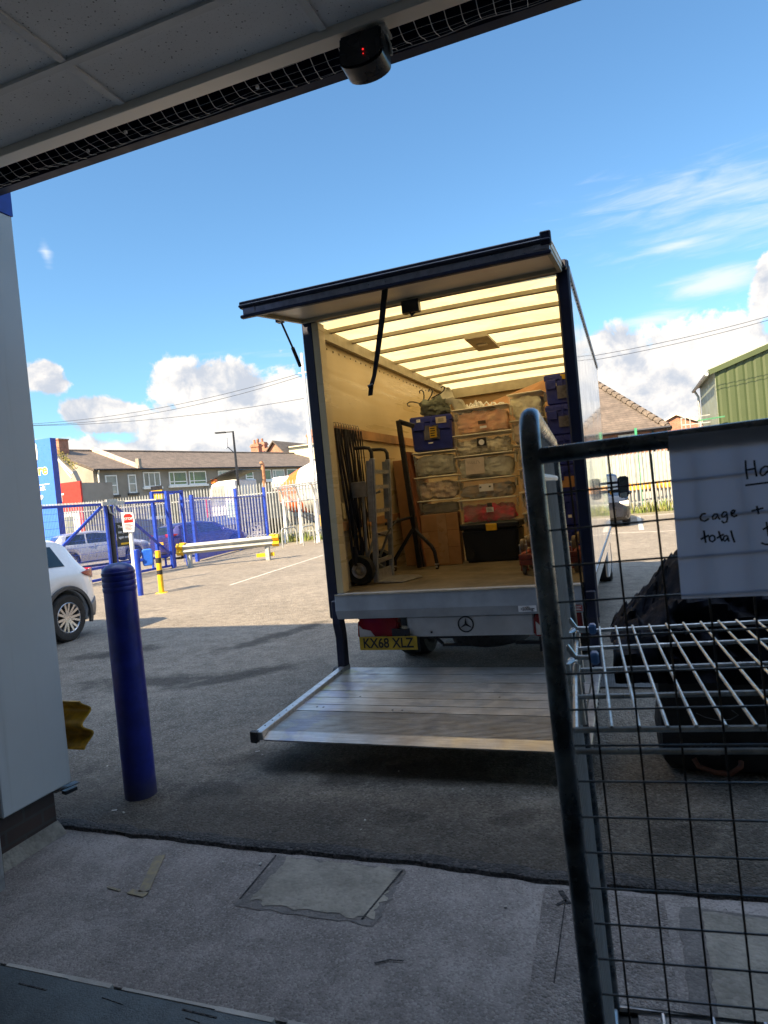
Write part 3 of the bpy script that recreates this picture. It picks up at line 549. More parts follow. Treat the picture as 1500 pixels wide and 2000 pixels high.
b = MB(); b.box(-2.2, -2.0, 5.175, 5.24, .40, .5); b.box(-1.95, -1.8, 5.175, 5.3, .46, .56); b.build('plate_bracket', M_BLACKP, T)
# chassis
b = MB()
for x in (-1.85, -.95): b.box(x, x+.08, 5.3, 11.8, .55, .72)
for y in (5.32, 6.4, 8, 9.6): b.box(-1.77, -.95, y, y+.07, .57, .69)
b.box(-2.4, -.4, 5.4, Y1, .74, .835); b.bar((-1.99, 5.5, .42), (-1.5, 5.5, .42), .03, .03); b.bar((-1.83, 5.46, .62), (-1.83, 5.46, .3), .035, .035); b.bar((-1.68, 5.5, .42), (-1.6, 5.45, .37), .02, .02); b.bar((-1.6, 5.45, .36), (-1.36, 5.45, .36), .03, .025); b.bar((-.98, 5.45, .37), (-.75, 5.45, .37), .03, .025); b.bar((-.76, 5.45, .42), (-.76, 5.45, .3), .04, .05)
b.cyl((-2.1, 6.62, .33), (-.7, 6.62, .33), .06, 10); b.lathe([(0, -.12), (.13, -.1), (.14, .12), (0, .14)], (-1.4, 6.62, .36), (0, 0, 1), 14)
b.build('chassis', M_BLACKP, T)
b = MB(); b.lathe([(.0, -.1), (.2, -.1), (.33, -.06), (.35, 0), (.33, .06), (.2, .1), (0, .1)], (-1.24, 5.72, .415), (0, 0, 1), 28); b.build('spare_wheel', M_TYRE, T, smooth=True)
def wheel(parent, c, ax, r=.34, wd=.22, rim_m=None, spokes=5, name='wheel', dark=False):
    ax = Vector(ax).normalized(); h = wd/2
    b = MB(); b.lathe([(r*.62, -h*.75), (r*.7, -h), (r*.93, -h*.98), (r, -h*.72), (r, h*.72), (r*.93, h*.98), (r*.7, h), (r*.64, h*.9), (r*.62, h*.5), (r*.62, -h*.75)], c, ax, 36)
    wt = b.build(name, M_TYRE, parent, smooth=True)
    b = MB(); b.lathe([(r*.66, h*.93), (r*.63, h*1.0), (r*.6, h*.9), (r*.58, h*.1)], c, ax, 36); e1 = ax.cross(Vector((0, 0, 1))).normalized(); e2 = ax.cross(e1)
    b.lathe([(0, h*.72), (r*.1, h*.72), (r*.14, h*.6), (r*.14, h*.1)], c, ax, 20)
    c = Vector(c)
    for k in range(spokes):
        for dd in (-.13, .13):
            a = 2*math.pi*k/spokes+.3; a2 = a+dd*1.5; a1 = a+dd*.9
            p0 = c+(e1*math.cos(a1)+e2*math.sin(a1))*r*.1+ax*h*.62; p1 = c+(e1*math.cos(a2)+e2*math.sin(a2))*r*.62+ax*h*.86
            b.bar(p0, p1, r*.1, h*.22, up=ax)
    b.build('rim', rim_m or M_RIM, wt, smooth=True)
    b = MB(); b.lathe([(0, -h*.1), (r*.6, -h*.05), (r*.61, h*.15), (0, h*.15)], c, ax, 24); b.build('brake_disc', M_BLACK, wt)
    return wt
M_STEELRIM = mat('steel_rim', (.3, .3, .31), .5, .5)
wheel(T, (-2.2, 6.62, .34), (-1, 0, 0), wd=.3, rim_m=M_STEELRIM); wheel(T, (-.6, 6.62, .34), (1, 0, 0), wd=.3, rim_m=M_STEELRIM)
wheel(T, (-2.15, 11.2, .34), (-1, 0, 0), rim_m=M_STEELRIM); wheel(T, (-.48, 11.2, .34), (1, 0, 0), rim_m=M_STEELRIM)
b = MB(); b.box(-.62, -.4, 7.05, 7.09, .18, .8); b.build('mudflap', M_BLACK, T)
b = MB(); b.prism([(0, 0), (.5, -.02), (1.0, .1), (1.05, .32), (0, .34)], (-.36, 8.6, .42), (0, 1, 0), (0, 0, 1), (1, 0, 0), .04); b.build('side_guard', M_TRW, T, bevel=.01)
# cab
cabp = [(10.07, .42), (10.6, .4), (10.78, .62), (11.0, .76), (11.4, .76), (11.62, .62), (11.72, .4), (12.35, .4), (12.45, .6), (12.42, 1.05), (12.2, 1.22), (11.75, 1.36), (11.05, 2.2), (10.8, 2.34), (10.07, 2.42)]
b = MB(); b.prism([(y, z) for y, z in cabp], (-2.33, 0, 0), (0, 1, 0), (0, 0, 1), (1, 0, 0), 1.93); cab = b.build('cab', M_TRW, T, bevel=.05, bseg=2, smooth=True)
for xs_ in (-2.335, -.403):
    b = MB(); b.prism([(10.25, 1.35), (10.25, 2.1), (10.85, 2.1), (11.45, 1.45), (11.4, 1.35)], (xs_, 0, 0), (0, 1, 0), (0, 0, 1), (1, 0, 0), .008); b.build('door_window', M_CARGLASS, cab)
b = MB(); b.grid(lambda u, v: Vector((-2.2+1.67*u, 11.78-.68*v, 1.36+.8*v)), 4, 2); b.build('windscreen', M_CARGLASS, cab)
# right wing mirror
b = MB(); b.prism([(0, .03), (.02, 0), (.13, 0), (.155, .04), (.165, .3), (.15, .335), (.02, .335), (0, .3)], (-.175, 10.93, 1.305), (1, 0, 0), (0, 0, 1), (0, 1, 0), .1); mi = b.build('wing_mirror', M_BLACKP, T, bevel=.015, bseg=2, smooth=True)
b = MB(); b.prism([(.018, .12), (.03, .095), (.13, .105), (.145, .3), (.13, .318), (.028, .318)], (-.175, 10.927, 1.305), (1, 0, 0), (0, 0, 1), (0, 1, 0), .004); b.build('mirror_glass', mat('mirror_glass', (.1, .12, .12), .03, .9), mi)
b = MB(); b.prism([(.018, .02), (.03, .01), (.125, .012), (.13, .085), (.03, .075)], (-.175, 10.927, 1.305), (1, 0, 0), (0, 0, 1), (0, 1, 0), .004); b.build('mirror_glass', mat('mirror_glass_low', (.5, .52, .52), .05, .9), mi)
b = MB(); b.bar((-.4, 10.98, 1.42), (-.16, 10.98, 1.42), .06, .05); b.bar((-.4, 10.98, 1.55), (-.16, 10.98, 1.55), .05, .04); b.box(-.29, -.25, 10.94, 10.97, 1.45, 1.49); b.build('mirror_arm', M_BLACKP, mi)
b = MB(); b.box(-.3, -.27, 10.925, 10.935, 1.37, 1.42); b.build('indicator', mat('amber_lens', (.8, .3, .02), .2), mi)
# tail lift
M_DECK, nt, bs, v = base_nt('tail_lift_alloy')
c = mixc(nt, mapr(nt, noise(nt, v, 1.8, 7, .65, .5), .35, .68), (.5, .5, .5), (.36, .325, .28))
mp = N(nt, 'ShaderNodeMapping'); mp.inputs['Scale'].default_value = (3, 60, 3); nt.links.new(v, mp.inputs[0])
c = mixc(nt, 1.0, c, mapr(nt, noise(nt, mp.outputs[0], 2, 6, .7), .3, .7, .72, 1.2), 'MULTIPLY')
s = N(nt, 'ShaderNodeSeparateXYZ'); nt.links.new(v, s.inputs[0])
lm = M_(nt, 'MULTIPLY', mapr(nt, s.outputs[0], -2.25, -1.8, 1, 0), mapr(nt, noise(nt, v, 5, 4, .6), .5, .58))
c = mixc(nt, M_(nt, 'MULTIPLY', lm, .3), c, (.16, .2, .5)); lm2 = M_(nt, 'MULTIPLY', mapr(nt, s.outputs[0], -2.25, -1.9, 1, 0), mapr(nt, noise(nt, v, 4, 3, .6, 1), .58, .64)); c = mixc(nt, M_(nt, 'MULTIPLY', lm2, .3), c, (.5, .5, .05))
nt.links.new(c, bs.inputs['Base Color']); bs.inputs['Metallic'].default_value = .6; nt.links.new(mapr(nt, noise(nt, v, 9, 6), .3, .7, .3, .5), bs.inputs['Roughness'])
b = MB(); ye = [5.24, 5.03, 4.81, 4.58, 4.42, 4.26, 4.12]
for i in range(6): b.box(-2.39, -.37, ye[i+1]+.0045, ye[i]-.0045, .183, .222)
y = 4.118
while y > 3.74: b.box(-2.385, -.37, y-.012, y, .183, .219); b.box(-2.385, -.37, y-.02, y-.0125, .183, .206); y -= .0205
b.add([(-2.3, 3.63, .19), (-.33, 3.63, .19), (-2.385, 3.735, .184), (-.37, 3.735, .184), (-2.3, 3.63, .198), (-.33, 3.63, .198), (-2.385, 3.735, .218), (-.37, 3.735, .218)], [(0, 2, 3, 1), (4, 5, 7, 6), (0, 1, 5, 4), (0, 4, 6, 2), (1, 3, 7, 5)])
b.box(-2.37, -.39, 3.8, 5.22, .172, .180)
lift = b.build('tail_lift', M_DECK, T)
b = MB(); b.bar((-2.425, 5.26, .225), (-2.345, 3.64, .215), .06, .055); b.build('side_rail', M_ALU, lift, bevel=.004)
b = MB(); b.hexa([(-2.35, 3.62, .175), (-2.40, 3.63, .175), (-2.35, 3.66, .175), (-2.4, 3.66, .175), (-2.35, 3.62, .245), (-2.40, 3.63, .245), (-2.35, 3.66, .245), (-2.4, 3.66, .245)]); b.build('rail_end', M_BLACK, lift)
b = MB(); b.bar((-.335, 5.26, .225), (-.325, 3.62, .215), .05, .055); b.build('side_rail', M_ALU, lift, bevel=.004)
b = MB(); r = random.Random(1)
for k in range(16): yy = 3.8+k*.085; b.box(-.305, -.3, yy, yy+.02, .21, .22)
for x, y in ((-1.97, 4.45), (-.95, 4.48), (-2.2, 4.2), (-2.15, 4.2), (-1.62, 4.17), (-1.55, 4.17)): b.cyl((x, y, .2195), (x, y, .2235), .008, 10)
for x in (-2.36,):
    for k in range(14): b.cyl((x-.03*(k/14)+.003, 3.75+k*.1, .24), (x-.03*(k/14)+.003, 3.75+k*.1, .246), .006, 8)
b.build('deck_bolt', M_BLACKP, lift)
b = MB(); b.bar((-1.6, 4.13, .2225), (-1.45, 4.13, .2225), .002, .001); b.build('deck_mark', M_BLACKP, lift)
for x in (-2.43, -.34):
    b = MB(); b.prism([(-.05, 0), (.05, 0), (.06, .3), (.04, .44), (.085, .62), (-.06, .62), (-.07, .42), (-.04, .3)], (x-.035, 5.2, .2), (0, 1, 0), (0, 0, 1), (1, 0, 0), .07); b.build('lift_column', M_NAVY, T, bevel=.008)
b = MB(); b.cyl((-2.62, 5.42, .09), (-2.5, 5.42, .09), .09, 16); b.build('lift_roller', M_BLACK, T)
# ================================================================== CARGO INSIDE THE TRUCK
M_TUB = bpy.data.materials.new('clear_tub_plastic'); M_TUB.use_nodes = True; nt = M_TUB.node_tree; bs = nt.nodes['Principled BSDF']
bs.inputs['Base Color'].default_value = (.85, .83, .76, 1); bs.inputs['Roughness'].default_value = .3; bs.inputs['Specular IOR Level'].default_value = .6
tcn = N(nt, 'ShaderNodeTexCoord'); nt.links.new(mapr(nt, noise(nt, tcn.outputs['Object'], 8, 5), .3, .75, .07, .25), bs.inputs['Alpha'])
M_LID = mat('tub_lid_plastic', (.72, .68, .57), .4, var=.08)
M_CRATE = mat('blue_crate_plastic', (.018, .03, .24), .4, var=.15, vs=8)
M_BLKTUB = mat('black_tub_plastic', (.005, .006, .009), .45, var=.2)
def local(T): WORLD.discard(T.name); return T
def tub(label, cx, cz0, w_, h_, yf, rz=0., depth=.42, group='clear plastic boxes stacked in the truck'):
    T = local(thing('storage_box', label, 'plastic box', (cx, yf+depth/2, cz0), rz, group, False))
    q_ = random.Random(label); T.rotation_euler.z += R(q_.uniform(-3, 3)); T.location.x += q_.uniform(-.012, .012)
    hw, hd, t = w_/2, depth/2, .022; b = MB(); k = .93; hw2, hd2 = hw*k-.006, hd*k
    vs = [(-hw2, -hd2, .002), (hw2, -hd2, .002), (hw2, hd2, .002), (-hw2, hd2, .002), (-hw+.014, -hd+.014, h_-t), (hw-.014, -hd+.014, h_-t), (hw-.014, hd-.014, h_-t), (-hw+.014, hd-.014, h_-t)]
    b.add(vs, [(0, 1, 2, 3), (0, 1, 5, 4), (1, 2, 6, 5), (2, 3, 7, 6), (3, 0, 4, 7)]); b.build('tub', M_TUB, T)
    b = MB(); b.box(-hw, hw, -hd, hd, h_-t+.004, h_-.004); b.build('lid', M_LID, T, bevel=.006)
    for s_ in (-1, 1):
        b = MB(); b.box(s_*(hw-.004)-.008, s_*(hw-.004)+.008, -.05, .05, h_-t-.09, h_-t-.005); b.build('clip', M_LID, T, bevel=.004)
    return T
def clothes(label, T, w_, h_, c1, c2, seed, depth=.42, fill=.93, amp=.022, name='folded_clothes'):
    if fill == .93: fill = (.78, .9, .84, .95, .8)[seed % 5]
    b = MB(); hw = w_/2*.93-.016; hd = depth/2*.93-.016; top = (h_-.03)*fill
    lump(b, -hw, hw, -hd, hd, .006, top-.004, seed, amp, 20, 11, 7); m = mat('cloth_%s' % label.split()[0]+str(seed), tuple(min(.8, x*1.45) for x in c1), .9, var=.2, vs=9, col2=tuple(min(.8, x*1.35) for x in c2), bump=.012, bs=22)
    M3 = Matrix.Rotation(T.rotation_euler.z, 3, 'Z'); b.v = [tuple(M3 @ Vector(p)+T.location) for p in b.v]
    o = b.build(name, m, None, smooth=True); return tag(o, label, 'clothes', 'clothes packed in the clear boxes')
def card(T, x, y, z, w_, h_, m, name='label', marks=0):
    b = MB(); b.box(x-w_/2, x+w_/2, y-.004, y, z-h_/2, z+h_/2); o = b.build(name, m, T)
    if marks:
        b = MB(); r = random.Random(int(x*1000)+marks)
        for k in range(marks): zz = z+h_/2-h_*(k+.7)/(marks+.6); b.box(x-w_*.38, x-w_*.38+w_*.76*r.uniform(.55, 1), y-.0055, y-.0042, zz-h_*.05, zz+h_*.05)
        b.build('print', M_INK, o)
    return o
# left stack (turned a little)
LX = -1.945; RZ = R(9)
T = local(thing('cardboard_box', 'tall brown cardboard box at the foot of the left stack', 'cardboard box', (LX-.01, 7.05, ZF), RZ, None, False))
b = MB(); b.box(-.2, .2, -.2, .2, .001, .55); b.build('carton', M_CARD, T, bevel=.004)
b = MB()
for z in (.19, .37): b.box(-.202, .202, -.203, -.2005, z, z+.005)
b.box(.07, .074, -.203, -.2005, .01, .55); b.build('crease', mat('cardboard_dark', (.22, .11, .05), .8), T)
b = MB(); b.box(-.202, -.12, -.2035, -.2012, .3, .36); b.box(-.03, .07, -.2035, -.2012, .02, .54); b.build('tape', mat('parcel_tape', (.4, .24, .12), .3), T)
T = tub('squat clear box on the tall cardboard box, dark contents', LX, 1.43, .45, .155, 6.86, RZ); clothes('dark folded cloth in the squat box above the cardboard', T, .45, .155, (.06, .055, .05), (.1, .09, .075), 1)
T = tub('clear box of beige folded linen second up in left stack', LX-.005, 1.588, .47, .25, 6.86, RZ); clothes('cream and mauve crumpled linen bundle in the left stack', T, .47, .25, (.5, .4, .28), (.34, .24, .2), 2, amp=.04)
T = tub('clear box of grey cloth right under the blue crate', LX-.01, 1.842, .47, .26, 6.86, RZ); clothes('grey patterned cloth pressed against box under blue crate', T, .47, .26, (.3, .3, .26), (.2, .2, .18), 3, fill=.98)
def crate(label, cx, z0, w_, h_, yf, rz=0, depth=.4, labels=()):
    T = local(thing('lidded_crate', label, 'crate', (cx, yf+depth/2, z0), rz, 'dark blue crates in the truck', False)); hw, hd = w_/2, depth/2
    b = MB(); k = .92; vs = [(sx*hw*(k if z == 0 else .97), sy*hd*(k if z == 0 else .97), .003 if z == 0 else h_-.06) for z in (0, 1) for sy in (-1, 1) for sx in (-1, 1)]; b.hexa(vs); b.build('body', M_CRATE, T, bevel=.012)
    b = MB(); b.box(-hw, hw, -hd, hd, h_-.062, h_-.012)
    for x in (-hw*.6, 0, hw*.6): b.box(x-.012, x+.012, -hd-.006, -hd, h_-.13, h_-.03)
    b.build('rim', M_CRATE, T, bevel=.005)
    b = MB(); b.box(-hw+.01, -.004, -hd+.01, hd-.01, h_-.012, h_-.001); b.box(.004, hw-.01, -hd+.01, hd-.01, h_-.012, h_-.001); b.build('lid', M_CRATE, T)
    for s_ in (-1, 1): b = MB(); b.box(s_*hw*.6-hw*.28, s_*hw*.6+hw*.28, -hd-.012, -hd+.001, h_-.15, h_-.06); b.build('hinge_flap', M_CRATE, T, bevel=.004)
    for (x, z, ww, hh, m, mk) in labels: card(T, x, -hd*.965-.008, z, ww, hh, m, 'label', mk)
    return T
M_FILM = mat('grey_pouch', (.12, .12, .16), .25, var=.3)
T = crate('dark blue lidded crate with yellow label, topmost of left stack', LX-.005, 2.108, .45, .37, 6.86, RZ, labels=((0., .19, .17, .15, M_FILM, 0),))
card(T, .015, -.208, .19, .075, .115, M_PLATEY, 'yellow_label', 4); card(T, -.13, -.215, .325, .04, .03, M_PAPER, 'label', 1); card(T, .11, -.215, .31, .11, .065, mat('label_cream', (.55, .48, .4), .7), 'label', 0); card(T, .11, -.2195, .31, .06, .035, mat('label_grey', (.3, .27, .22), .7), 'label', 0); card(T, -.02, -.2075, .08, .05, .012, M_PAPER, 'label', 0)
# middle stack
MX = -1.41
T = local(thing('plastic_chest', 'big black plastic trunk with yellow latch under the red clothes box', 'trunk', (MX+.0, 7.13, ZF), 0, None, False))
b = MB(); vs = [(sx*.3*(.93 if z == 0 else 1), sy*.22*(.93 if z == 0 else 1), .002 if z == 0 else .35) for z in (0, 1) for sy in (-1, 1) for sx in (-1, 1)]; b.hexa(vs); b.build('body', M_BLKTUB, T, bevel=.02, bseg=2)
b = MB(); b.box(-.315, .315, -.235, .235, .35, .415); b.build('lid', M_BLKTUB, T, bevel=.012)
b = MB(); b.box(-.03, .085, -.252, -.234, .33, .405); b.build('latch', M_YELLOW, T, bevel=.006)
b = MB(); b.lathe([(0, 0), (.05, 0), (.055, .03), (0, .03)], (-.22, -.215, .1), (0, -1, 0), 16); b.build('wheel', M_BLACK, T)
T = tub('clear box of bright red clothes on the black trunk', MX, 1.298, .61, .255, 6.9); clothes('bright crimson clothes heaped in the box above black trunk', T, .61, .255, (.62, .012, .05), (.4, .005, .03), 4, amp=.04); card(T, .03, -.212, .13, .075, .05, M_PAPER, 'label', 3); card(T, .03, -.214, .18, .05, .04, mat('label_dark', (.06, .05, .05), .7), 'label')
T = tub('clear box of blue grey clothes with white card above the red', MX+.005, 1.556, .61, .21, 6.91); clothes('layered denim blue and peach clothes below the paper sheet box', T, .61, .21, (.13, .16, .19), (.3, .2, .12), 5, amp=.03); card(T, .02, -.214, .105, .15, .075, M_PAPER, 'label', 0)
for dx in (-.04, .06): card(T, dx, -.2185, .112, .02, .015, M_INK, 'label')
T = tub('clear box of pale grey cloth with white paper sheet', MX-.005, 1.768, .62, .25, 6.9); clothes('pale grey crinkled cloth filling the box with paper sheet', T, .62, .25, (.42, .42, .36), (.3, .3, .26), 6, fill=.98); card(T, -.09, -.214, .13, .2, .17, mat('label_pinkish', (.6, .52, .46), .8), 'label', 0); strokes([[(-.07, .05), (-.07, .02), (-.055, .05), (-.04, .02), (-.03, .05), (-.02, .02), (0, .05), (0, .02), (.02, .02), (.02, .05), (.04, .05), (.055, .02)]], .0016, M_INK, T, (-.09, -.2195, .13), (1, 0, 0), (0, 0, 1))
T = tub('clear box of mixed grey and white clothes under the pink', MX-.01, 2.02, .62, .22, 6.92); clothes('mixed charcoal and white clothes under the pink clothes box', T, .62, .22, (.12, .11, .1), (.55, .5, .38), 7, amp=.045); card(T, .0, -.213, .12, .1, .085, M_INK, 'label', 0)
b = MB(); b.lathe([(0, 0), (.028, .002), (.03, 0)], (0, -.2185, .115), (0, -1, 0), 16); b.build('label', M_PAPER, T)
T = tub('clear box of salmon pink clothes topping the middle stack', MX-.0, 2.242, .6, .27, 6.93, R(-2)); clothes('salmon pink garments crammed in top box of middle stack', T, .6, .27, (.62, .33, .19), (.5, .22, .12), 8, fill=.97, amp=.03); card(T, .02, -.214, .1, .08, .035, mat('label_dark2', (.1, .06, .04), .7), 'label', 0); card(T, .03, -.214, .05, .07, .025, M_PAPER, 'label', 0)
# right stack
RX = -.93
for i, (z0, h_, lab, clab, c1, c2, dx) in enumerate(((ZF+.001, .24, 'lowest clear box of dark olive cloth behind cage post', 'dark olive cloth in the lowest box behind the cage post', (.1, .1, .06), (.17, .15, .1), .05), (1.122, .24, 'clear box of tan cloth second from floor in right stack', 'tan cloth second from floor in the right stack', (.35, .24, .14), (.25, .17, .1), .04), (1.364, .22, 'clear box of brown cloth in right stack at red box height', 'brown cloth in right stack level with the crimson clothes', (.3, .2, .12), (.4, .3, .2), .03), (1.586, .24, 'clear box of dusty pink cloth mid right stack', 'dusty pink cloth in the middle of the right stack', (.42, .3, .22), (.3, .22, .16), .02), (1.828, .25, 'clear box of cream cloth next below the mauve one', 'cream cloth in the box next below the mauve one', (.5, .42, .28), (.4, .32, .2), .0), (2.08, .26, 'clear box of mauve cloth under the right top box', 'mauve cloth under the topmost right hand box', (.36, .27, .25), (.46, .36, .28), -.01), (2.342, .28, 'clear box of white cloth topmost of right stack', 'white wrapped cloth in topmost box of right stack', (.58, .54, .4), (.5, .46, .34), -.02))):
    T = tub(lab, RX+dx, z0, .37, h_, 7.0+.02*i, R(-3)); clothes(clab, T, .37, h_, c1, c2, 20+i, fill=.97)
BX = -.565
for i, (z0, lab, ls) in enumerate(((ZF+.001, 'blue crate lowest of right hand column behind red dolly', ()), (1.19, 'blue crate with a pale sticker above the lowest one', ((-.02, .1, .035, .03, M_PAPER, 0),)), (1.5, 'blue crate with brown tape patch midway up the column', ((-.01, .14, .16, .11, M_CARD, 0),)), (1.81, 'blue crate with upright yellow label in right column', ((.06, .15, .06, .11, M_PLATEY, 2),)), (2.12, 'blue crate with grey pouch second from the top right', ((.03, .13, .15, .11, M_FILM, 0), (-.1, .2, .03, .025, M_PAPER, 0))), (2.43, 'topmost blue crate with cream stickers near the right post', ((.06, .27, .13, .05, M_PLATEY, 0), (-.07, .2, .04, .03, M_PAPER, 0), (.04, .12, .18, .13, M_FILM, 0))))):
    crate(lab, BX+.012*((i*7) % 3-1), z0, .34, .308 if i < 5 else .31, 6.98+.015*(i % 2), R(-2), labels=ls)
# sheets and heaps
b = MB(); b.hexa([(-1.62, 7.45, 2.3), (-.75, 7.5, 2.3), (-1.62, 7.47, 2.3), (-.75, 7.52, 2.3), (-1.62, 7.9, 2.62), (-.75, 7.95, 2.86), (-1.62, 7.92, 2.62), (-.75, 7.97, 2.86)]); tag(b.build('cardboard_sheet', M_CARD), 'flat cardboard sheet leaning at the top behind the boxes', 'cardboard')
b = MB(); b.hexa([(-2.38, 6.98, ZF+.002), (-2.12, 7.0, ZF+.002), (-2.38, 7.35, ZF+.002), (-2.12, 7.37, ZF+.002), (-2.43, 6.98, 2.05), (-2.16, 7.0, 2.05), (-2.43, 7.35, 2.05), (-2.16, 7.37, 2.05)]); tag(b.build('cardboard_box', M_CARD, bevel=.004), 'tall narrow cardboard carton behind the hand truck', 'cardboard box')
b = MB(); b.hexa([(-2.13, 6.78, ZF+.002), (-2.1, 6.78, ZF+.002), (-2.13, 6.96, ZF+.002), (-2.1, 6.96, ZF+.002), (-2.22, 6.8, 2.12), (-2.19, 6.8, 2.12), (-2.22, 7.0, 2.12), (-2.19, 7.0, 2.12)]); tag(b.build('wooden_board', mat('red_timber', (.28, .1, .05), .6, var=.2)), 'reddish wooden board leaning between black stand and clear boxes', 'board')
b = MB(); lump(b, -2.08, -1.74, 6.9, 7.2, 2.475, 2.68, 31, .05, 12, 10, 2.5); tag(b.build('cloth_heap', mat('cloth_grey_green', (.17, .19, .15), .9, var=.3, bump=.006), smooth=True), 'grey green heap of cloth on the left blue crate', 'cloth heap')
b = MB(); b.grid(lambda u, v: Vector((-1.80+.25*u+.05*math.sin(v*9), 7.05+.12*math.sin(u*7+v*4)*.3, 2.76-.30*u+.05*math.sin(u*11+v*6)-.12*v*(1-u))), 24, 12); tag(b.build('plastic_wrap', mat('white_film', (.6, .58, .48), .4, var=.1), smooth=True, solid=.004), 'crumpled white plastic wrap sliding off the cloth heap', 'plastic wrap')
r = random.Random(12)
for i, (x, z, a, lab) in enumerate(((-2.12, 2.66, 160, 'dark hanger hook sticking out at the left of the heap'), (-1.99, 2.71, 80, 'tallest dark hanger hook above the cloth heap'), (-1.91, 2.70, 50, 'curled dark hanger hook above the middle of the heap'), (-1.80, 2.71, 20, 'dark hanger hook beside the white plastic wrap'))):
    b = MB(); d = Vector((math.cos(R(a)), 0, math.sin(R(a)))); e = Vector((-d.z, 0, d.x)); p0 = Vector((x, 6.95, z))
    b.tube([p0-d*.12, p0, p0+d*.04+e*.01, p0+d*.06+e*.035, p0+d*.045+e*.055, p0+d*.02+e*.05], .007, 6); tag(b.build('coat_hanger', M_BLACKP), lab, 'hanger', 'hangers poking out of the cloth heap')
b = MB()
for i in range(16):
    p = Vector((r.uniform(-1.62, -1.25), 7.05+r.uniform(-.05, .1), 2.52)); a = r.uniform(0, 6.3); l = r.uniform(.05, .13)
    b.tube([p, p+Vector((l*.5*math.cos(a), .02, r.uniform(.02, .07))), p+Vector((l*math.cos(a), .03, r.uniform(.01, .05))), p+Vector((l*1.4*math.cos(a), .0, .0))], r.uniform(.006, .012), 6)
tag(b.build('cable_heap', M_WHITE, smooth=True), 'tangle of white cables lying on the salmon pink clothes box', 'cables')
# hand truck against the left wall
M_HT = mat('hand_truck_alloy', (.4, .43, .48), .42, .6, var=.15, vs=15)
T = thing('hand_truck', 'upright aluminium hand truck with black tyre against left truck wall', 'hand truck', (-2.25, 5.85, ZF))
for y, nm in ((5.66, 0), (6.08, 1)):
    b = MB(); b.bar((-2.235, y, ZF+.012), (-2.165, y, 2.02), .035, .045, up=(1, 0, 0)); b.build('upright', M_HT, T, bevel=.004)
    b = MB(); b.bar((-2.21, y-.032, 1.45), (-2.185, y-.032, 2.0), .02, .05, up=(1, 0, 0)); b.build('slide_rail', M_HT, T)
    b = MB(); b.tube([(-2.165, y, 2.02), (-2.165, y, 2.08), (-2.185, y, 2.115), (-2.23, y, 2.125), (-2.32, y, 2.13)], .017, 10); b.build('handle', M_BLACK, T, smooth=True)
for z in (1.08, 1.32, 1.54, 1.76, 1.9):
    b = MB(); x = -2.235+(z-ZF)*.061; b.bar((x, 5.68, z), (x, 6.06, z), .03, .035, up=(0, 0, 1)); b.build('rung', M_ALU, T)
b = MB(); b.add([(-2.24, 5.64, ZF+.012), (-1.97, 5.64, ZF+.006), (-1.88, 5.95, ZF+.006), (-1.97, 6.1, ZF+.006), (-2.24, 6.1, ZF+.012)]+[(-2.24, 5.64, ZF+.02), (-1.97, 5.64, ZF+.012), (-1.88, 5.95, ZF+.012), (-1.97, 6.1, ZF+.012), (-2.24, 6.1, ZF+.02)], [(0, 1, 2, 3, 4), (5, 6, 7, 8, 9)]+[(i, (i+1) % 5, 5+(i+1) % 5, 5+i) for i in range(5)]); b.build('toe_plate', M_ALU, T)
b = MB(); b.box(-2.24, -2.225, 5.67, 6.07, ZF+.02, ZF+.12); b.build('toe_back', M_ALU, T)
for y in (5.62, 6.14):
    b = MB(); b.lathe([(.07, -.04), (.125, -.045), (.136, -.02), (.136, .02), (.125, .045), (.07, .04), (.07, -.04)], (-2.36, y, ZF+.138), (0, 1, 0), 32); wt = b.build('wheel', M_TYRE, T, smooth=True)
    b = MB(); b.lathe([(.071, -.046), (.062, -.042), (.045, -.02), (.03, -.028), (.022, -.05), (0, -.052)], (-2.36, y, ZF+.138), (0, 1, 0), 24); b.build('rim', M_ALU, wt, smooth=True)
b = MB(); b.cyl((-2.36, 5.6, ZF+.138), (-2.36, 6.16, ZF+.138), .012, 8)
for y in (5.69, 6.05): b.bar((-2.36, y, ZF+.138), (-2.215, y, 1.32), .025, .02); b.bar((-2.36, y, ZF+.138), (-2.235, y, ZF+.06), .025, .03)
b.build('axle_frame', M_HT, T)
for y in (5.72, 6.0):
    b = MB(); b.tube([(-2.33, y, 1.1), (-2.31, y, 1.7), (-2.24, y, 1.72)], .014, 8); b.build('rear_stay', M_HT, T)
b = MB(); b.box(-2.39, -2.24, 5.63, 5.66, 1.68, 1.82); b.build('folding_plate', M_HT, T, bevel=.005)
b = MB(); b.tube([(-2.16, 5.64, 1.33), (-2.17, 5.85, 1.3), (-2.2, 6.1, 1.36), (-2.17, 6.25, 1.44)], .008, 6); b.build('tie_cord', M_BLACK, T)
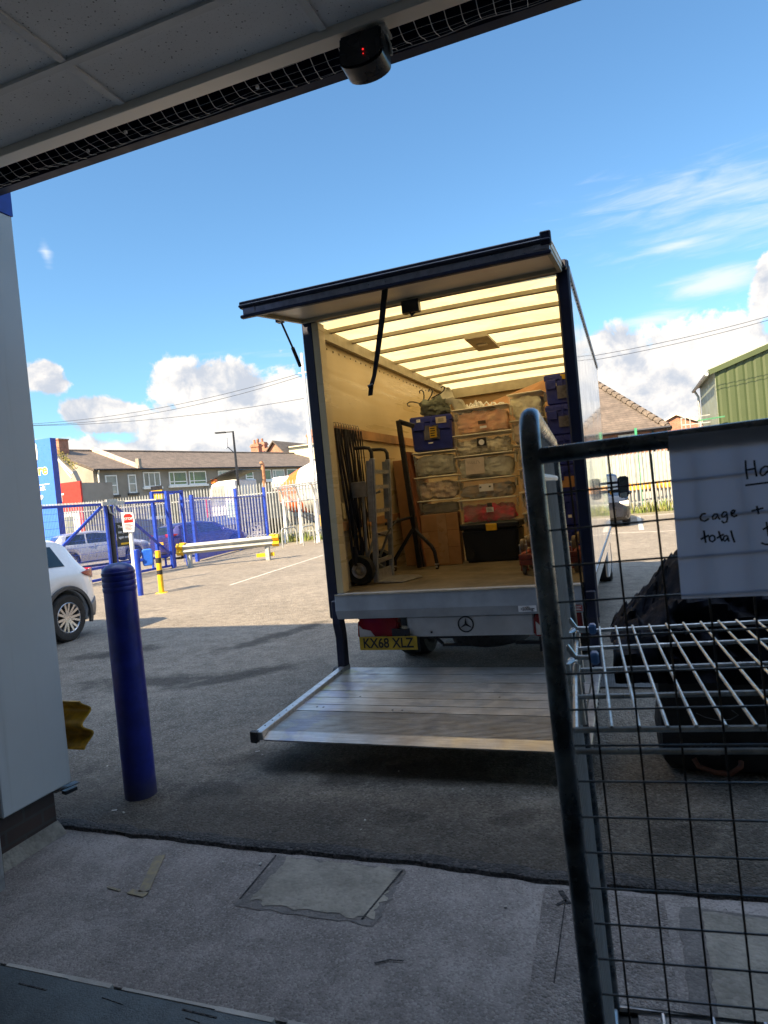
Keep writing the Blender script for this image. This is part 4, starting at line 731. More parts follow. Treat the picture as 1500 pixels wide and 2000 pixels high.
# garment stand
T = thing('garment_stand', 'black steel upright stand on splayed castor legs beside the cardboard', 'stand', (-2.15, 6.6, ZF))
b = MB(); b.bar((-2.105, 6.6, ZF+.02), (-2.19, 6.6, 2.44), .05, .05, up=(1, 0, 0)); b.bar((-2.19, 6.6, 2.43), (-2.03, 6.62, 2.36), .04, .05); b.build('upright', M_BLACKP, T, bevel=.006)
b = MB(); b.bar((-2.1, 6.66, ZF+.02), (-2.15, 6.66, 1.42), .05, .06, up=(1, 0, 0)); b.build('lower_tube', M_BLACKP, T)
b = MB(); b.bar((-2.14, 6.58, 1.30), (-2.36, 6.56, 1.0), .03, .035); b.bar((-2.36, 6.56, 1.02), (-2.365, 6.56, .93), .03, .035, up=(1, 0, 0)); b.build('leg', M_BLACKP, T)
b = MB(); b.tube([(-2.12, 6.57, 1.3), (-1.95, 6.55, 1.12), (-1.92, 6.55, 1.06), (-1.905, 6.55, .93)], .02, 8); b.build('leg', M_BLACKP, T, smooth=True)
b = MB(); b.tube([(-2.13, 6.58, 1.43), (-2.28, 6.55, 1.40), (-2.42, 6.53, 1.38)], .015, 8); b.build('side_arm', M_BLACKP, T)
for x in (-2.365, -1.905):
    b = MB(); b.cyl((x-.012, 6.55, ZF+.027), (x+.012, 6.55, ZF+.027), .026, 14); cw = b.build('castor', M_BLACK, T); b = MB(); b.box(x-.02, x+.02, 6.53, 6.57, ZF+.045, ZF+.06); b.lathe([(0, -.002), (.012, -.002), (.012, .002), (0, .002)], (x, 6.52, ZF+.027), (0, 1, 0), 10); b.build('castor_fork', M_ALU, cw)
# dollies
M_DOL = mat('red_dolly_paint', (.3, .055, .03), .55, var=.25, vs=9)
for i, (z0, up, lab) in enumerate(((ZF+.001, False, 'lower red furniture dolly resting on the truck floor'), (ZF+.135, True, 'upper red dolly turned with wheels up on another dolly'))):
    T = thing('furniture_dolly', lab, 'dolly', (-.69, 6.0, z0), 0, 'red dollies stacked in the truck')
    zf_ = z0+.085 if not up else z0+.0
    b = MB(); b.box(-.94, -.44, 5.74, 5.79, zf_, zf_+.045); b.box(-.94, -.44, 6.2, 6.25, zf_, zf_+.045); b.box(-.94, -.89, 5.79, 6.2, zf_, zf_+.045); b.box(-.49, -.44, 5.79, 6.2, zf_, zf_+.045); b.build('frame', M_DOL, T, bevel=.004)
    for x in (-.905, -.475):
        for y in (5.8, 6.19):
            zc = z0+.04 if not up else zf_+.045+.075; rw = .038 if not up else .055
            b = MB(); b.cyl((x-.018, y, zc), (x+.018, y, zc), rw, 18); cw = b.build('castor', mat('castor_tread', (.22, .16, .09), .6), T, bevel=.006)
            b = MB()
            for s_ in (-1, 1): b.box(x+s_*.026-.003, x+s_*.026+.003, y-.018, y+.018, min(zc, zf_+.02), max(zc, zf_+.02)+.0)
            b.cyl((x-.035, y, zc), (x+.035, y, zc), .008, 8); b.build('castor_fork', M_DOL if not up else M_GALV, cw)
# straps hanging on the rail
r = random.Random(21); SL = ['black ratchet strap nearest the rear post, longest of the bunch', 'black strap loop hanging just right of the longest one', 'thin dark bungee cord third from the rear post', 'broad black strap in the middle of the hanging bunch', 'knotted dark strap hanging beside the broad one', 'black cord loop hanging over the wall socket strip', 'dark strap with pale end hanging right of centre', 'doubled black cord near the hand truck handles', 'thin bungee cord second from the hand truck', 'rightmost dark bungee loop on the timber rail']
for i in range(10):
    y = 5.44+.058*i; zb_ = (1.08, 1.32, 1.5, 1.03, 1.4, 1.15, 1.62, 1.12, 1.28, 1.45)[i]; wd = (.018, .012, .006, .02, .014, .008, .012, .007, .006, .006)[i]
    T = thing('hanging_strap', SL[i], 'strap', (-2.39, y, 2.33), 0, 'straps hanging from the timber rail'); b = MB(); yy = y+.10*(i/10)
    for s_ in (-1, 1):
        pts = [Vector((-2.395+.006*i*.5+.012*s_*t, y+(5.80+.012*i-y)*min(1, t*1.5)**1.3*.4+s_*(.010+.018*math.sin(t*3.1)*(1+.6*mnoise.noise((i*2.2, 7, s_))))+.035*mnoise.noise((t*2.5, i*1.7, s_*3))*t, 2.31+(zb_-2.31)*t)) for t in [k/12 for k in range(13)]]
        b.tube(pts, wd*.62+.001, 6)
    yb2 = y+(5.80+.012*i-y)*.4; b.tube([Vector((-2.39, yb2, zb_-.02)), Vector((-2.385, yb2+.01, zb_+.05)), Vector((-2.385, yb2, zb_+.16))], [wd*.8, wd*1.3+.008, wd*.8], 6); b.build('webbing', mat('strap_web', (.014, .013, .02), .7, var=.3), T)
    b = MB(); b.tube([(-2.42, y, 2.32), (-2.415, y, 2.36), (-2.395, y, 2.365), (-2.385, y, 2.34), (-2.395, y, 2.305)], .005, 6); b.build('hook', mat('hook_wire', (.5, .42, .33), .4, .5), T)
b = MB(); b.box(-2.44, -2.405, 5.45, 5.5, 1.5, 1.64); tag(b.build('wall_switch', mat('switch_cream', (.6, .48, .22), .5), bevel=.005), 'cream switch box low on the left wall behind straps', 'switch')
# ================================================================== ROLL CAGE IN THE FOREGROUND
CX, CY, CR = -.097, 1.0, R(3.7)
T = local(thing('roll_cage', 'tall steel roll cage with mesh gate and wire shelf, nearest the viewer', 'roll cage', (CX, CY, 0), CR, None, False)); T.rotation_euler = (0, R(-1.15), CR)
CW, CD = .74, .86
M_POST = mat('cage_tube', (.2, .22, .24), .28, .8, var=.35, vs=14)
for x in (0, CW):
    b = MB(); rb = .07; pts = [(x, 0, .16), (x, 0, .7), (x, 0, 1.2), (x, 0, 1.755-rb)]+[(x, rb-rb*math.cos(R(a)), 1.755-rb+rb*math.sin(R(a))) for a in (18, 36, 54, 72, 90)]+[(x, CD-rb+rb*math.sin(R(a)), 1.755-rb+rb*math.cos(R(a))) for a in (0, 18, 36, 54, 72, 90)]+[(x, CD, 1.0), (x, CD, .16)]
    b.tube(pts, .0155, 14); b.build('side_frame', M_POST, T, smooth=True)
    b = MB()
    for k in range(1, 12): y = CD*k/12; b.tube([(x, y, .2), (x, y, 1.74)], .0022, 6)
    for k in range(15): z = .25+k*.098; b.tube([(x-.004, .012, z), (x-.004, CD-.012, z)], .0026, 6)
    b.tube([(x, .05, .2), (x, .05, 1.7)], .006, 6); b.tube([(x, .012, 1.66), (x, CD-.012, 1.66)], .008, 8)
    b.build('side_mesh', mat('bright_zinc', (.75, .79, .83), .42, .25, var=.08), T, smooth=True)
b = MB(); b.tube([(.005, 0, 1.69), (CW, 0, 1.69)], .0122, 12); b.build('top_rail', M_POST, T, smooth=True)
b = MB()
for k in range(12): x = .05+.0556*k; b.tube([(x, 0, .2), (x, 0, 1.685)], .0017, 6)
b.mi = 1
for k in range(27): z = 1.633-.053*k; b.tube([(.01, -.003, z), (CW-.01, -.003, z)], .0016, 6)
b.build('gate_mesh', [M_WIRED, mat('lit_grey_wire', (.16, .175, .19), .4, .6, var=.25)], T, smooth=True)  # lighter grey paints reflected light onto the horizontal wires
b = MB()
ZS = 1.279
for y in (.03, .19, .36, .535, .715): b.tube([(.016, y, ZS-.006), (CW-.02, y, ZS-.006)], .0047, 8)
b.tube([(.012, .018, ZS-.034), (CW-.02, .018, ZS-.034)], .0047, 8); b.tube([(.018, .03, ZS-.006), (.014, .36, ZS-.006), (.016, .715, ZS-.006)], .0047, 8)
for k in range(17): x = .07+.0385*k; b.tube([(x, .022, ZS), (x, .72, ZS)], .0028, 7)
b.build('wire_shelf', M_WIRE, T, smooth=True)
M_CLIP = mat('blue_clip', (.09, .22, .5), .4)
for y in (.62, .34):
    b = MB(); b.tube([(.0, y+.08, ZS+.03), (.015, y+.08, ZS+.005), (.045, y+.09, ZS), (.06, y+.09, ZS)], .006, 8); b.tube([(.0, y, ZS-.12), (.0, y+.01, ZS+.01), (.01, y+.03, ZS+.012)], .007, 8); b.tube([(.02, y-.02, ZS-.1), (.018, y-.01, ZS), (.02, y, ZS+.01)], .006, 8); b.build('shelf_hook', M_WIRE, T, smooth=True)
    b = MB(); b.box(.045, .062, y+.075, y+.105, ZS-.012, ZS+.012); b.build('clip', M_CLIP, T, bevel=.004)
b = MB(); b.tube([(0, 0, .2), (CW, 0, .2), (CW, CD, .2), (0, CD, .2)], .013, 8, closed=True)
for k in range(1, 6): b.tube([(CW*k/6, 0, .2), (CW*k/6, CD, .2)], .006, 6)
b.build('base_frame', M_ALU, T, smooth=True)
for x in (.03, CW-.03):
    for y in (.03, CD-.03):
        b = MB(); b.cyl((x-.016, y, .062), (x+.016, y, .062), .062, 18); b.box(x-.03, x+.03, y-.04, y+.04, .14, .19); b.box(x-.026, x-.02, y-.02, y+.02, .06, .15); b.box(x+.02, x+.026, y-.02, y+.02, .06, .15); b.build('castor', M_BLACK, T)
# paper notice
M_NOTE = bpy.data.materials.new('notice_paper'); M_NOTE.use_nodes = True; nt = M_NOTE.node_tree; bs = nt.nodes['Principled BSDF']; bs.inputs['Base Color'].default_value = (.62, .65, .74, 1); bs.inputs['Roughness'].default_value = .8
tr = N(nt, 'ShaderNodeBsdfTranslucent'); tr.inputs[0].default_value = (.5, .55, .72, 1); mx = N(nt, 'ShaderNodeMixShader'); mx.inputs[0].default_value = .45
nt.links.new(bs.outputs[0], mx.inputs[1]); nt.links.new(tr.outputs[0], mx.inputs[2]); nt.links.new(mx.outputs[0], nt.nodes['Material Output'].inputs[0])
PY = .984; ax_ = Vector((math.cos(CR), math.sin(CR), 0)); cn = Vector((-math.sin(CR), math.cos(CR), 0))
def pap(u, v, off_=0.):            # point of the notice plane (just in front of the gate wires)
    d = _f*F+_r*(u-750)-_u*(v-1000); o0 = Vector((CX, CY, 0))-cn*.0075; t = (o0-Vector((0, 0, H))).dot(cn)/d.dot(cn); return Vector((0, 0, H))+d*t-cn*off_
pTL, pBL = pap(1305, 858), pap(1331, 1170)
T = thing('paper_notice', 'white paper notice with handwritten words taped to the cage gate', 'notice', (pBL.x, pBL.y, pBL.z))
b = MB(); up_ = Vector((0, 0, 1)); hgt = pTL.z-pBL.z
def papfn(u, v):
    p = pBL.lerp(pBL+ax_*.297, u); z = pBL.z+(hgt+.004)*v; q = Vector((p.x, p.y, z)); return q-cn*(.0012*math.sin(u*5)*(1-v)+.0006*math.sin(v*9+u*3)+.0075*math.exp(-((1-v)*hgt/.022)**2))
b.grid(papfn, 20, 14)
b.build('sheet', M_NOTE, T, smooth=True)
b = MB(); 
def tapefn(u, v):
    p = pBL+ax_*(-.001+.3*u); a = R(-60+190*v); c_ = Vector((p.x, p.y, 1.69))+cn*.0165; return c_-cn*(.0145*math.cos(a)+(.004 if v == 0 else 0))+Vector((0, 0, .0145*math.sin(a)))
b.grid(tapefn, 4, 10); b.build('tape', mat('grey_tape', (.3, .33, .35), .5), T, smooth=True, solid=.0006)
W = [[(1455, 899), (1456, 917), (1459, 936)], [(1472, 899), (1474, 915), (1477, 931)], [(1458, 918), (1475, 915)], [(1500, 911), (1493, 911), (1486, 916), (1484, 924), (1487, 929), (1493, 927), (1499, 920)], [(1500, 912), (1502, 926), (1508, 929)], [(1455, 948), (1478, 945), (1510, 941)],
 [(1378, 1003), (1371, 1004), (1367, 1010), (1369, 1016), (1376, 1018), (1384, 1013)], [(1401, 1004), (1395, 1004), (1391, 1009), (1392, 1014), (1397, 1013), (1402, 1005), (1403, 1012), (1406, 1014)], [(1419, 1000), (1413, 1000), (1409, 1005), (1410, 1010), (1415, 1009), (1419, 1002), (1420, 1012), (1419, 1019), (1413, 1021), (1409, 1017)], [(1427, 1004), (1433, 1001), (1435, 997), (1431, 996), (1427, 1000), (1428, 1006), (1433, 1009), (1439, 1006)],
 [(1467, 998), (1478, 995), (1490, 992)], [(1477, 988), (1479, 996), (1481, 1004)],
 [(1374, 1036), (1376, 1048), (1378, 1060)], [(1368, 1053), (1376, 1049), (1384, 1045)], [(1390, 1045), (1385, 1049), (1386, 1056), (1391, 1058), (1396, 1054), (1395, 1047), (1390, 1045)], [(1403, 1037), (1406, 1048), (1410, 1057)], [(1399, 1051), (1406, 1047), (1413, 1043)], [(1420, 1046), (1414, 1047), (1412, 1053), (1415, 1057), (1419, 1053), (1421, 1047), (1422, 1055), (1424, 1057)], [(1427, 1036), (1430, 1048), (1434, 1059)],
 [(1496, 1019), (1498, 1033), (1500, 1047)], [(1489, 1034), (1500, 1028), (1512, 1025)], [(1486, 1060), (1494, 1063), (1512, 1062)]]
for i0, i1 in ((0, 6), (6, 10), (10, 12), (12, 19), (19, 22)):
    b = MB()
    for ln in W[i0:i1]: b.tube([pap(u, v, .0022) for u, v in ln], .0013, 5)
    b.build('handwriting', M_INK, T)
# black bag, film and crates behind the cage
M_BAG = mat('black_bag_fabric', (.012, .012, .014), .55, var=.3, vs=6, bump=.006, bs=25)
M_COPPER = mat('copper_webbing', (.2, .065, .03), .5, var=.25, vs=20)
T = thing('tote_bag', 'large black tote bag with copper handle standing behind the cage', 'bag', (.4, 4.15, 0))
b = MB(); lump(b, .035, .86, 3.86, 4.35, .0, .84, 3, .018, 14, 4, 9); b.build('body', M_BAG, T, smooth=True)
b = MB(); b.tube([(.2, 3.84, .11), (.22, 3.82, .075), (.3, 3.81, .05), (.37, 3.81, .05), (.42, 3.82, .085), (.425, 3.84, .105)], .014, 8); b.build('handle', M_COPPER, T, smooth=True)
b = MB(); b.tube([(.175, 3.845, .6), (.18, 3.84, .66), (.2, 3.81, .73), (.3, 3.80, .745), (.4, 3.82, .7), (.41, 3.845, .62)], [.02, .018, .01, .01, .01, .012], 8); b.build('handle', mat('dark_copper_webbing', (.22, .05, .02), .6), T)
M_PRINT = mat('faded_print', (.17, .17, .18), .7)
text('Property of Amazon Logistics', .033, M_PRINT, T, (.335, 3.828, .19), (1, 0, 0), (0, 0, 1)); text('Not for resale', .033, M_PRINT, T, (.235, 3.828, .145), (1, 0, 0), (0, 0, 1))
strokes([[(0, 0), (.04, -.02), (.1, -.035), (.16, -.03), (.2, -.005), (.17, .02)]], .003, M_PRINT, T, (.23, 3.826, .36), (1, 0, 0), (0, 0, 1), name='print')
b = MB(); M_FILMB = mat('black_film', (.005, .007, .014), .62, var=.4, vs=9, bump=.008, bs=16, spec=.12)
_pr = [(-.2, .74), (-.1, .84), (.0, .92), (.1, 1.05), (.18, 1.13), (.3, 1.17), (.6, 1.15), (.85, 1.05), (1.1, .9)]
def _pz(x):
    for (a, za), (c, zc) in zip(_pr, _pr[1:]):
        if x <= c: t = max(0, (x-a)/(c-a)); return za+(zc-za)*t
    return .9
def filmfn(u, v):
    x = -.19+1.2*u; a = math.pi*(v*1.1-.12); y = 4.12-.36*math.cos(a); top = _pz(x); z = .66+(top-.66)*max(0, math.sin(a))**.75-(.1 if v < .08 else 0)
    q = Vector((x*4.6+z*2.4, y*6, z*4.4)); f = 1-abs(mnoise.noise(q))*2; g2 = 1-abs(mnoise.noise(q*2.3+Vector((3, 1, 2))))*2; k = .085*f+.04*g2+.012*mnoise.noise(q*6)
    return Vector((x+.4*k, y-k*.9*math.cos(a), z+k*(.35+.65*math.sin(max(0, a)))-.03))
b.grid(filmfn, 110, 60); tag(b.build('plastic_film', M_FILMB, smooth=True, solid=.004), 'crumpled black plastic film draped over the black tote bag', 'plastic film')
b = MB()
for k in range(22): b.box(-.36+.0195*k, -.36+.0195*k+.009, 5.42, 5.92, .004, .016)
for k in range(18): b.box(-.36, .06, 5.42+.0285*k, 5.42+.0285*k+.011, .008, .02)
tag(b.build('drain_grating', mat('grating_steel', (.2, .21, .22), .5, .5)), 'dark steel drain grating in the asphalt beside the tail lift', 'grating')
# ================================================================== CARS
def interp(tab, x):
    if x <= tab[0][0]: return tab[0][1]
    for (a, va), (b_, vb) in zip(tab, tab[1:]):
        if x <= b_: t = (x-a)/(b_-a); return va+(vb-va)*t
    return tab[-1][1]
def smooth_tab(tab, k=.12):
    return lambda x: (interp(tab, x-k)+2*interp(tab, x)+interp(tab, x+k)+interp(tab, x-k/2)*2+interp(tab, x+k/2)*2)/8
def car(name, label, loc, heading, L, W_, roof, belt, sill=.24, wheels=(.75, 3.35), rw=.33, paint=None, cladding=None, wins=(), rear=(0, .5), front=(2.6, 3.3), group=None, spokes=5, tail=None, plate=None, cat='car', handles=(1.5, 2.4), roofw=.74, clad_z=.42):
    T = local(thing(name, label, cat, loc, math.atan2(heading[1], heading[0])-0, group, False))
    hw = W_/2; fr, fb = smooth_tab(roof, .09), smooth_tab(belt, .12)
    def wd(x):
        t = min(x, L-x); return hw*(1-.2*max(0, 1-t/.5)**2)
    ra = rw+.065
    def zb(x):
        z = sill+(.1 if x < .12 or x > L-.12 else 0)
        for xw in wheels:
            if abs(x-xw) < ra: z = max(z, rw+math.sqrt(max(0, ra*ra-(x-xw)**2)))
        return z
    xs = sorted(set([0, .015, .05]+[i*L/90 for i in range(1, 90)]+[L-.05, L-.015, L]+[xw+s*ra*k for xw in wheels for s in (-1, 1) for k in (1.0, .997, .97, .9)]))
    def ring(x):
        w = wd(x); e = 1-.0*x
        if x < .02 or x > L-.02: w *= .9
        z0 = zb(x); bz = max(fb(x), z0+.05); rz = max(fr(x), bz+.02); rwid = w*(roofw if rz-bz > .2 else roofw+(.95-roofw)*max(0, 1-(rz-bz)/.2))
        h = bz-z0
        return [(0, z0), (w*.93, z0), (w*.985, z0+h*.18), (w, z0+h*.5), (w*.985, z0+h*.82), (w*.955, bz), (w*.955+(rwid-w*.955)*.55, bz+(rz-.05-bz)*.55 if rz-bz > .08 else bz+(rz-bz)*.5), (rwid, rz-.045 if rz-bz > .08 else rz-.008), (rwid*.86, rz-.008), (0, rz)]
    vs = []; n = 10
    for x in xs:
        rg = ring(x); vs += [(x, y, z) for y, z in rg]+[(x, -y, z) for y, z in rg[1:-1][::-1]]
    m = 18; fs = []
    for i in range(len(xs)-1):
        for k in range(m): fs.append((i*m+k, i*m+(k+1) % m, (i+1)*m+(k+1) % m, (i+1)*m+k))
    fs += [tuple(range(m)), tuple(range((len(xs)-1)*m, len(xs)*m))]
    b = MB(); b.add([(x-L/2, y, z) for x, y, z in vs], fs); b.build('body', paint, T, smooth=True)
    def side(x, t):                  # glass surface between belt (t=0) and roof (t=1)
        w = wd(x); bz = fb(x); rz = fr(x)-.045; rwid = w*roofw; return (w*.955+(rwid-w*.955)*t+.006, bz+(rz-bz)*t)
    for s in (-1, 1):
        for (xa, xb, ta, tb, sl, sr) in wins:      # slants at the ends
            b = MB()
            def fn(u, v):
                t = ta+(tb-ta)*v; x = (xa+sl*v)+((xb+sr*v)-(xa+sl*v))*u; y, z = side(x, t); return Vector((x-L/2, s*y, z))
            b.grid(fn, 10, 4); b.build('side_window', M_CARGLASS, T, smooth=True)
        for hx in handles:
            b = MB(); z = fb(hx)-.13; y = wd(hx)*.985+.004; b.box(hx-L/2-.1, hx-L/2+.1, s*y-.012, s*y+.012, z-.015, z+.015); b.build('door_handle', paint, T, bevel=.006)
        b = MB(); mx_ = front[0]+.25; b.prism([(-.08, 0), (.06, .01), (.08, .1), (-.06, .14), (-.1, .08)], (mx_-L/2, s*(wd(mx_)*.95+.01), fb(mx_)+.0), (1, 0, 0), (0, 0, 1), (0, s, 0), .17); b.build('door_mirror', paint, T, bevel=.02, smooth=True)
        b = MB()
        for hx in (handles[0]+.16, handles[-1]+.16, handles[-1]+1.02): 
            z0 = max(zb(hx), .35)
            for k in range(6):
                za, zc = z0+(fb(hx)-z0)*k/6, z0+(fb(hx)-z0)*(k+1)/6; b.bar((hx-L/2, s*(wd(hx)*.985+.004), za), (hx-L/2, s*(wd(hx)*.985+.004), zc), .006, .01, up=(0, 1, 0))
        b.build('door_gap', M_BLACK, T)
    def strip(nm, xa, xb, m_, inset=.86):
        b = MB(); b.grid(lambda u, v: Vector((xa+(xb-xa)*v-L/2, (u*2-1)*wd(xa+(xb-xa)*v)*roofw*inset, fr(xa+(xb-xa)*v)+.008)), 6, 8); b.build(nm, m_, T, smooth=True)
    strip('rear_window', rear[0], rear[1], M_CARGLASS); strip('windscreen', front[0], front[1], M_CARGLASS)
    if cladding:
        for s in (-1, 1):
            b = MB()
            for xw in wheels:
                pr = [(xw+(ra+d)*math.cos(R(a)), rw+(ra+d)*math.sin(R(a))) for d, an in ((.0, range(-18, 199, 9)), (.055, range(198, -19, -9))) for a in an]
                y = hw*.965; b.prism([(x-L/2, z) for x, z in pr], (0, s*y, 0), (1, 0, 0), (0, 0, 1), (0, s, 0), hw*.05)
            xa = wheels[0]+ra+.03; xb = wheels[1]-ra-.03; b.box(xa-L/2, xb-L/2, s*hw*.9 if s > 0 else s*hw*1.0, s*hw*1.0 if s > 0 else s*hw*.9, sill-.03, clad_z)
            b.build('wheel_arch_trim', cladding, T, bevel=.006)
        b = MB(); xe = wheels[0]-ra-.03
        def bf(u, v):
            a = abs(u*2-1); sg = 1 if u >= .5 else -1
            if a > .6: x = xe*(a-.6)/.4; y = wd(x)*1.0+.008
            else: x = -.025+.01*a/.6; y = (wd(0)+.0)*a/.6
            zt2 = .56-.1*max(0, (a-.6)/.4); zz = .27+(zt2-.27)*v; return Vector((x+.03*abs(v-.6)-L/2, sg*(y-.05*max(0, .35-v)), zz))
        b.grid(bf, 40, 6); b.build('rear_bumper', mat('grey_bumper_paint', (.13, .13, .135), .5), T, smooth=True, solid=.012)
    for xw in wheels:
        for s in (-1, 1): wheel(T, (xw-L/2, s*(hw-.115), rw), (0, s, 0), rw, .21, spokes=spokes)
    b = MB(); b.box(.3-L/2, L-.3-L/2, -hw*.85, hw*.85, .2, .34); b.build('underbody', M_BLACK, T)
    for s in (-1, 1):
        if tail:
            (tx, tz, tw, th_) = tail; y = wd(tx*.5)*.99
            b = MB()
            def lf(u, v):
                x = .03+(tw-.03)*u; zc = tz+th_*.75; hh = th_*(1-u)**.6; return Vector((x-L/2, s*(wd(x)*.985+.009), zc-hh*.75+hh*v))
            b.grid(lf, 10, 4); b.grid(lambda u, v: Vector((.03-.045*u-L/2, s*((wd(.03)*.985+.009)*(1-u)+wd(0)*.62*u), tz+th_*v)), 3, 3); b.build('tail_lamp', M_TAIL, T, smooth=True, solid=.006)
        y = wd(.15); zf2 = fb(L-.2)-.12
        b = MB(); b.prism([(-.35, .03), (-.05, -.1), (.0, .0), (-.03, .07), (-.2, .1)], (L/2-.0, s*y*.62, zf2), (1, 0, 0), (0, 0, 1), (0, s, 0), y*.38+.01); b.build('headlight', M_LAMPW, T, bevel=.01)
    b = MB(); b.box(-L/2-.012, -L/2+.01, -.26, .26, .62, .73); b.build('number_plate', M_PLATEY, T)
    b = MB(); b.box(L/2-.02, L/2+.006, -.45, .45, .3, .58); b.build('grille', M_BLACK, T, bevel=.02)
    return T
M_CWHITE = mat('car_white', (.74, .75, .77), .18, var=.03, coat=.6); M_CSILV = mat('car_silver', (.42, .43, .48), .28, .55, var=.04, coat=.5); M_CNAVY = mat('car_dark_blue', (.035, .03, .15), .2, .3, var=.1, coat=.6); M_CDARK = mat('car_dark_grey', (.008, .01, .018), .3, .1, var=.1, coat=.6)
M_GCLAD = mat('grey_bumper', (.05, .05, .052), .6, var=.1)
def rel(c, h, a): return (c[0]+h[0]*a, c[1]+h[1]*a)
hs = Vector((.04, -1.0)).normalized(); left = Vector((-hs.y, hs.x)); Ls, ws = 4.38, 1.84
cw_ = Vector((-7.83, 7.49)); cen = cw_-left*(ws/2-.02)+hs*(Ls/2-.74)
T = car('parked_suv', 'white SUV with grey lower bumper half hidden behind the grey pillar', (cen.x, cen.y, 0), hs, Ls, ws, [(0, .86), (.1, .99), (.42, 1.4), (.58, 1.5), (1.0, 1.55), (1.9, 1.56), (2.5, 1.5), (3.25, 1.1), (4.1, .96), (4.38, .8)], [(0, .84), (.25, 1.03), (.9, 1.06), (3.2, 1.0), (4.1, .9), (4.38, .72)], wheels=(.74, 3.38), rw=.345, paint=M_CWHITE, cladding=M_GCLAD, wins=((.68, 1.12, .12, .82, .10, -.0), (1.18, 1.95, .06, .86, 0, -.0), (2.02, 3.0, .06, .86, 0, -.55)), rear=(.14, .4), front=(2.55, 3.2), tail=(.25, .86, .42, .15), spokes=7, handles=(1.35, 2.15))
hc = Vector((.52, .85)).normalized()
car('parked_hatchback', 'silver hatchback beyond the blue gate, facing right', (-21.3, 22.35, 0), hc, 4.05, 1.75, [(0, .9), (.1, 1.0), (.38, 1.36), (.8, 1.45), (1.7, 1.48), (2.4, 1.38), (3.15, 1.0), (3.8, .82), (4.05, .6)], [(0, .86), (.3, .95), (2.9, .93), (3.8, .76), (4.05, .58)], wheels=(.68, 3.2), rw=.31, paint=M_CSILV, wins=((.5, 1.3, .06, .88, .12, 0), (1.37, 2.8, .06, .88, 0, -.6)), rear=(.12, .36), front=(2.35, 3.05), tail=(.2, .9, .3, .12), handles=(1.5, 1.5))
hc = Vector((.28, .96)).normalized()
car('parked_hatchback', 'dark blue hatchback behind the blue mesh fence with red lamp', (-17.45, 24.1, 0), hc, 4.0, 1.75, [(0, .9), (.1, .98), (.42, 1.34), (.8, 1.44), (1.7, 1.46), (2.4, 1.35), (3.15, 1.0), (3.8, .82), (4.0, .6)], [(0, .86), (.3, .95), (2.9, .93), (3.8, .76), (4.0, .58)], wheels=(.68, 3.2), rw=.31, paint=M_CNAVY, wins=((.5, 1.3, .06, .88, .12, 0), (1.37, 2.8, .06, .88, 0, -.6)), rear=(.12, .4), front=(2.35, 3.05), tail=(.2, .9, .3, .14), handles=(1.4, 2.2))
hc = Vector((.12, -1)).normalized()
car('parked_van', 'dark grey van facing the camera beyond the truck wing mirror', (-1.2, 24.9, 0), hc, 4.7, 1.9, [(0, 1.6), (.1, 1.7), (.4, 1.76), (3.0, 1.76), (3.3, 1.7), (4.05, 1.15), (4.5, 1.0), (4.7, .8)], [(0, 1.0), (3.9, 1.0), (4.5, .9), (4.7, .7)], wheels=(.85, 3.75), rw=.34, paint=M_CDARK, wins=((2.6, 3.8, .06, .8, 0, -.45), (1.3, 2.5, .06, .8, 0, 0)), rear=(.05, .12), front=(3.35, 4.0), tail=(.2, 1.1, .15, .3), cat='van', handles=(2.4, 2.4))
# ================================================================== GATES, FENCES, POSTS
def mesh_panel(b, a, c, z0, z1, pitch=.05, r_=.004, hz=.2):
    a, c = Vector(a), Vector(c); n = int((c-a).length/pitch)
    for i in range(1, n): p = a.lerp(c, i/n); b.tube([(p.x, p.y, z0), (p.x, p.y, z1)], r_, 4, caps=False)
    for k in range(int((z1-z0)/hz)): z = z0+k*hz+.05; b.tube([(a.x, a.y, z), (c.x, c.y, z)], r_, 4, caps=False)
GX = -14.6
M_BMESH = mat('blue_mesh_wire', (.025, .07, .45), .5)
def gate(label, ya, yb, meet):
    T = thing('metal_gate', label, 'gate', (GX, (ya+yb)/2, 0), 0, 'blue mesh gate leaves')
    b = MB()
    for z in (.08, .42, 2.26): b.bar((GX, ya, z), (GX, yb, z), .07, .07)
    for y in (ya, yb): b.bar((GX, y, .05), (GX, y, 2.3), .07, .07, up=(1, 0, 0))
    for k in range(4): y = ya+(yb-ya)*(k+.5)/4; b.bar((GX, y, .1), (GX, y, .42), .05, .05, up=(1, 0, 0))
    b.build('frame', M_BLUE, T)
    b = MB(); other = yb if meet == ya else ya; b.bar((GX-.01, meet+.12*(1 if other > meet else -1), 2.2), (GX-.01, other, .45), .06, .07); b.build('brace', M_BLUE, T)
    b = MB(); mesh_panel(b, (GX, ya, 0), (GX, yb, 0), .42, 2.26); b.build('mesh', M_BMESH, T)
    b = MB(); n = int((yb-ya)/.05)
    for i in range(n): y = ya+i*.05; b.prism([(0, 0), (.03, 0), (.015, .05)], (GX-.01, y, 2.295), (0, 1, 0), (0, 0, 1), (1, 0, 0), .02)
    b.build('spike_strip', M_PALE, T)
gate('blue mesh gate leaf left of the dark centre post', 12.9, 15.72, 15.72); gate('blue mesh gate leaf right of the dark centre post', 15.98, 18.5, 15.98)
T = thing('gate_post', 'dark round gate post with chain where the two blue leaves meet', 'post', (GX+.05, 15.85, 0)); b = MB(); b.cyl((GX+.02, 15.86, 0), (GX+.02, 15.86, 2.2), .075, 14); b.build('post', M_BLACKP, T)
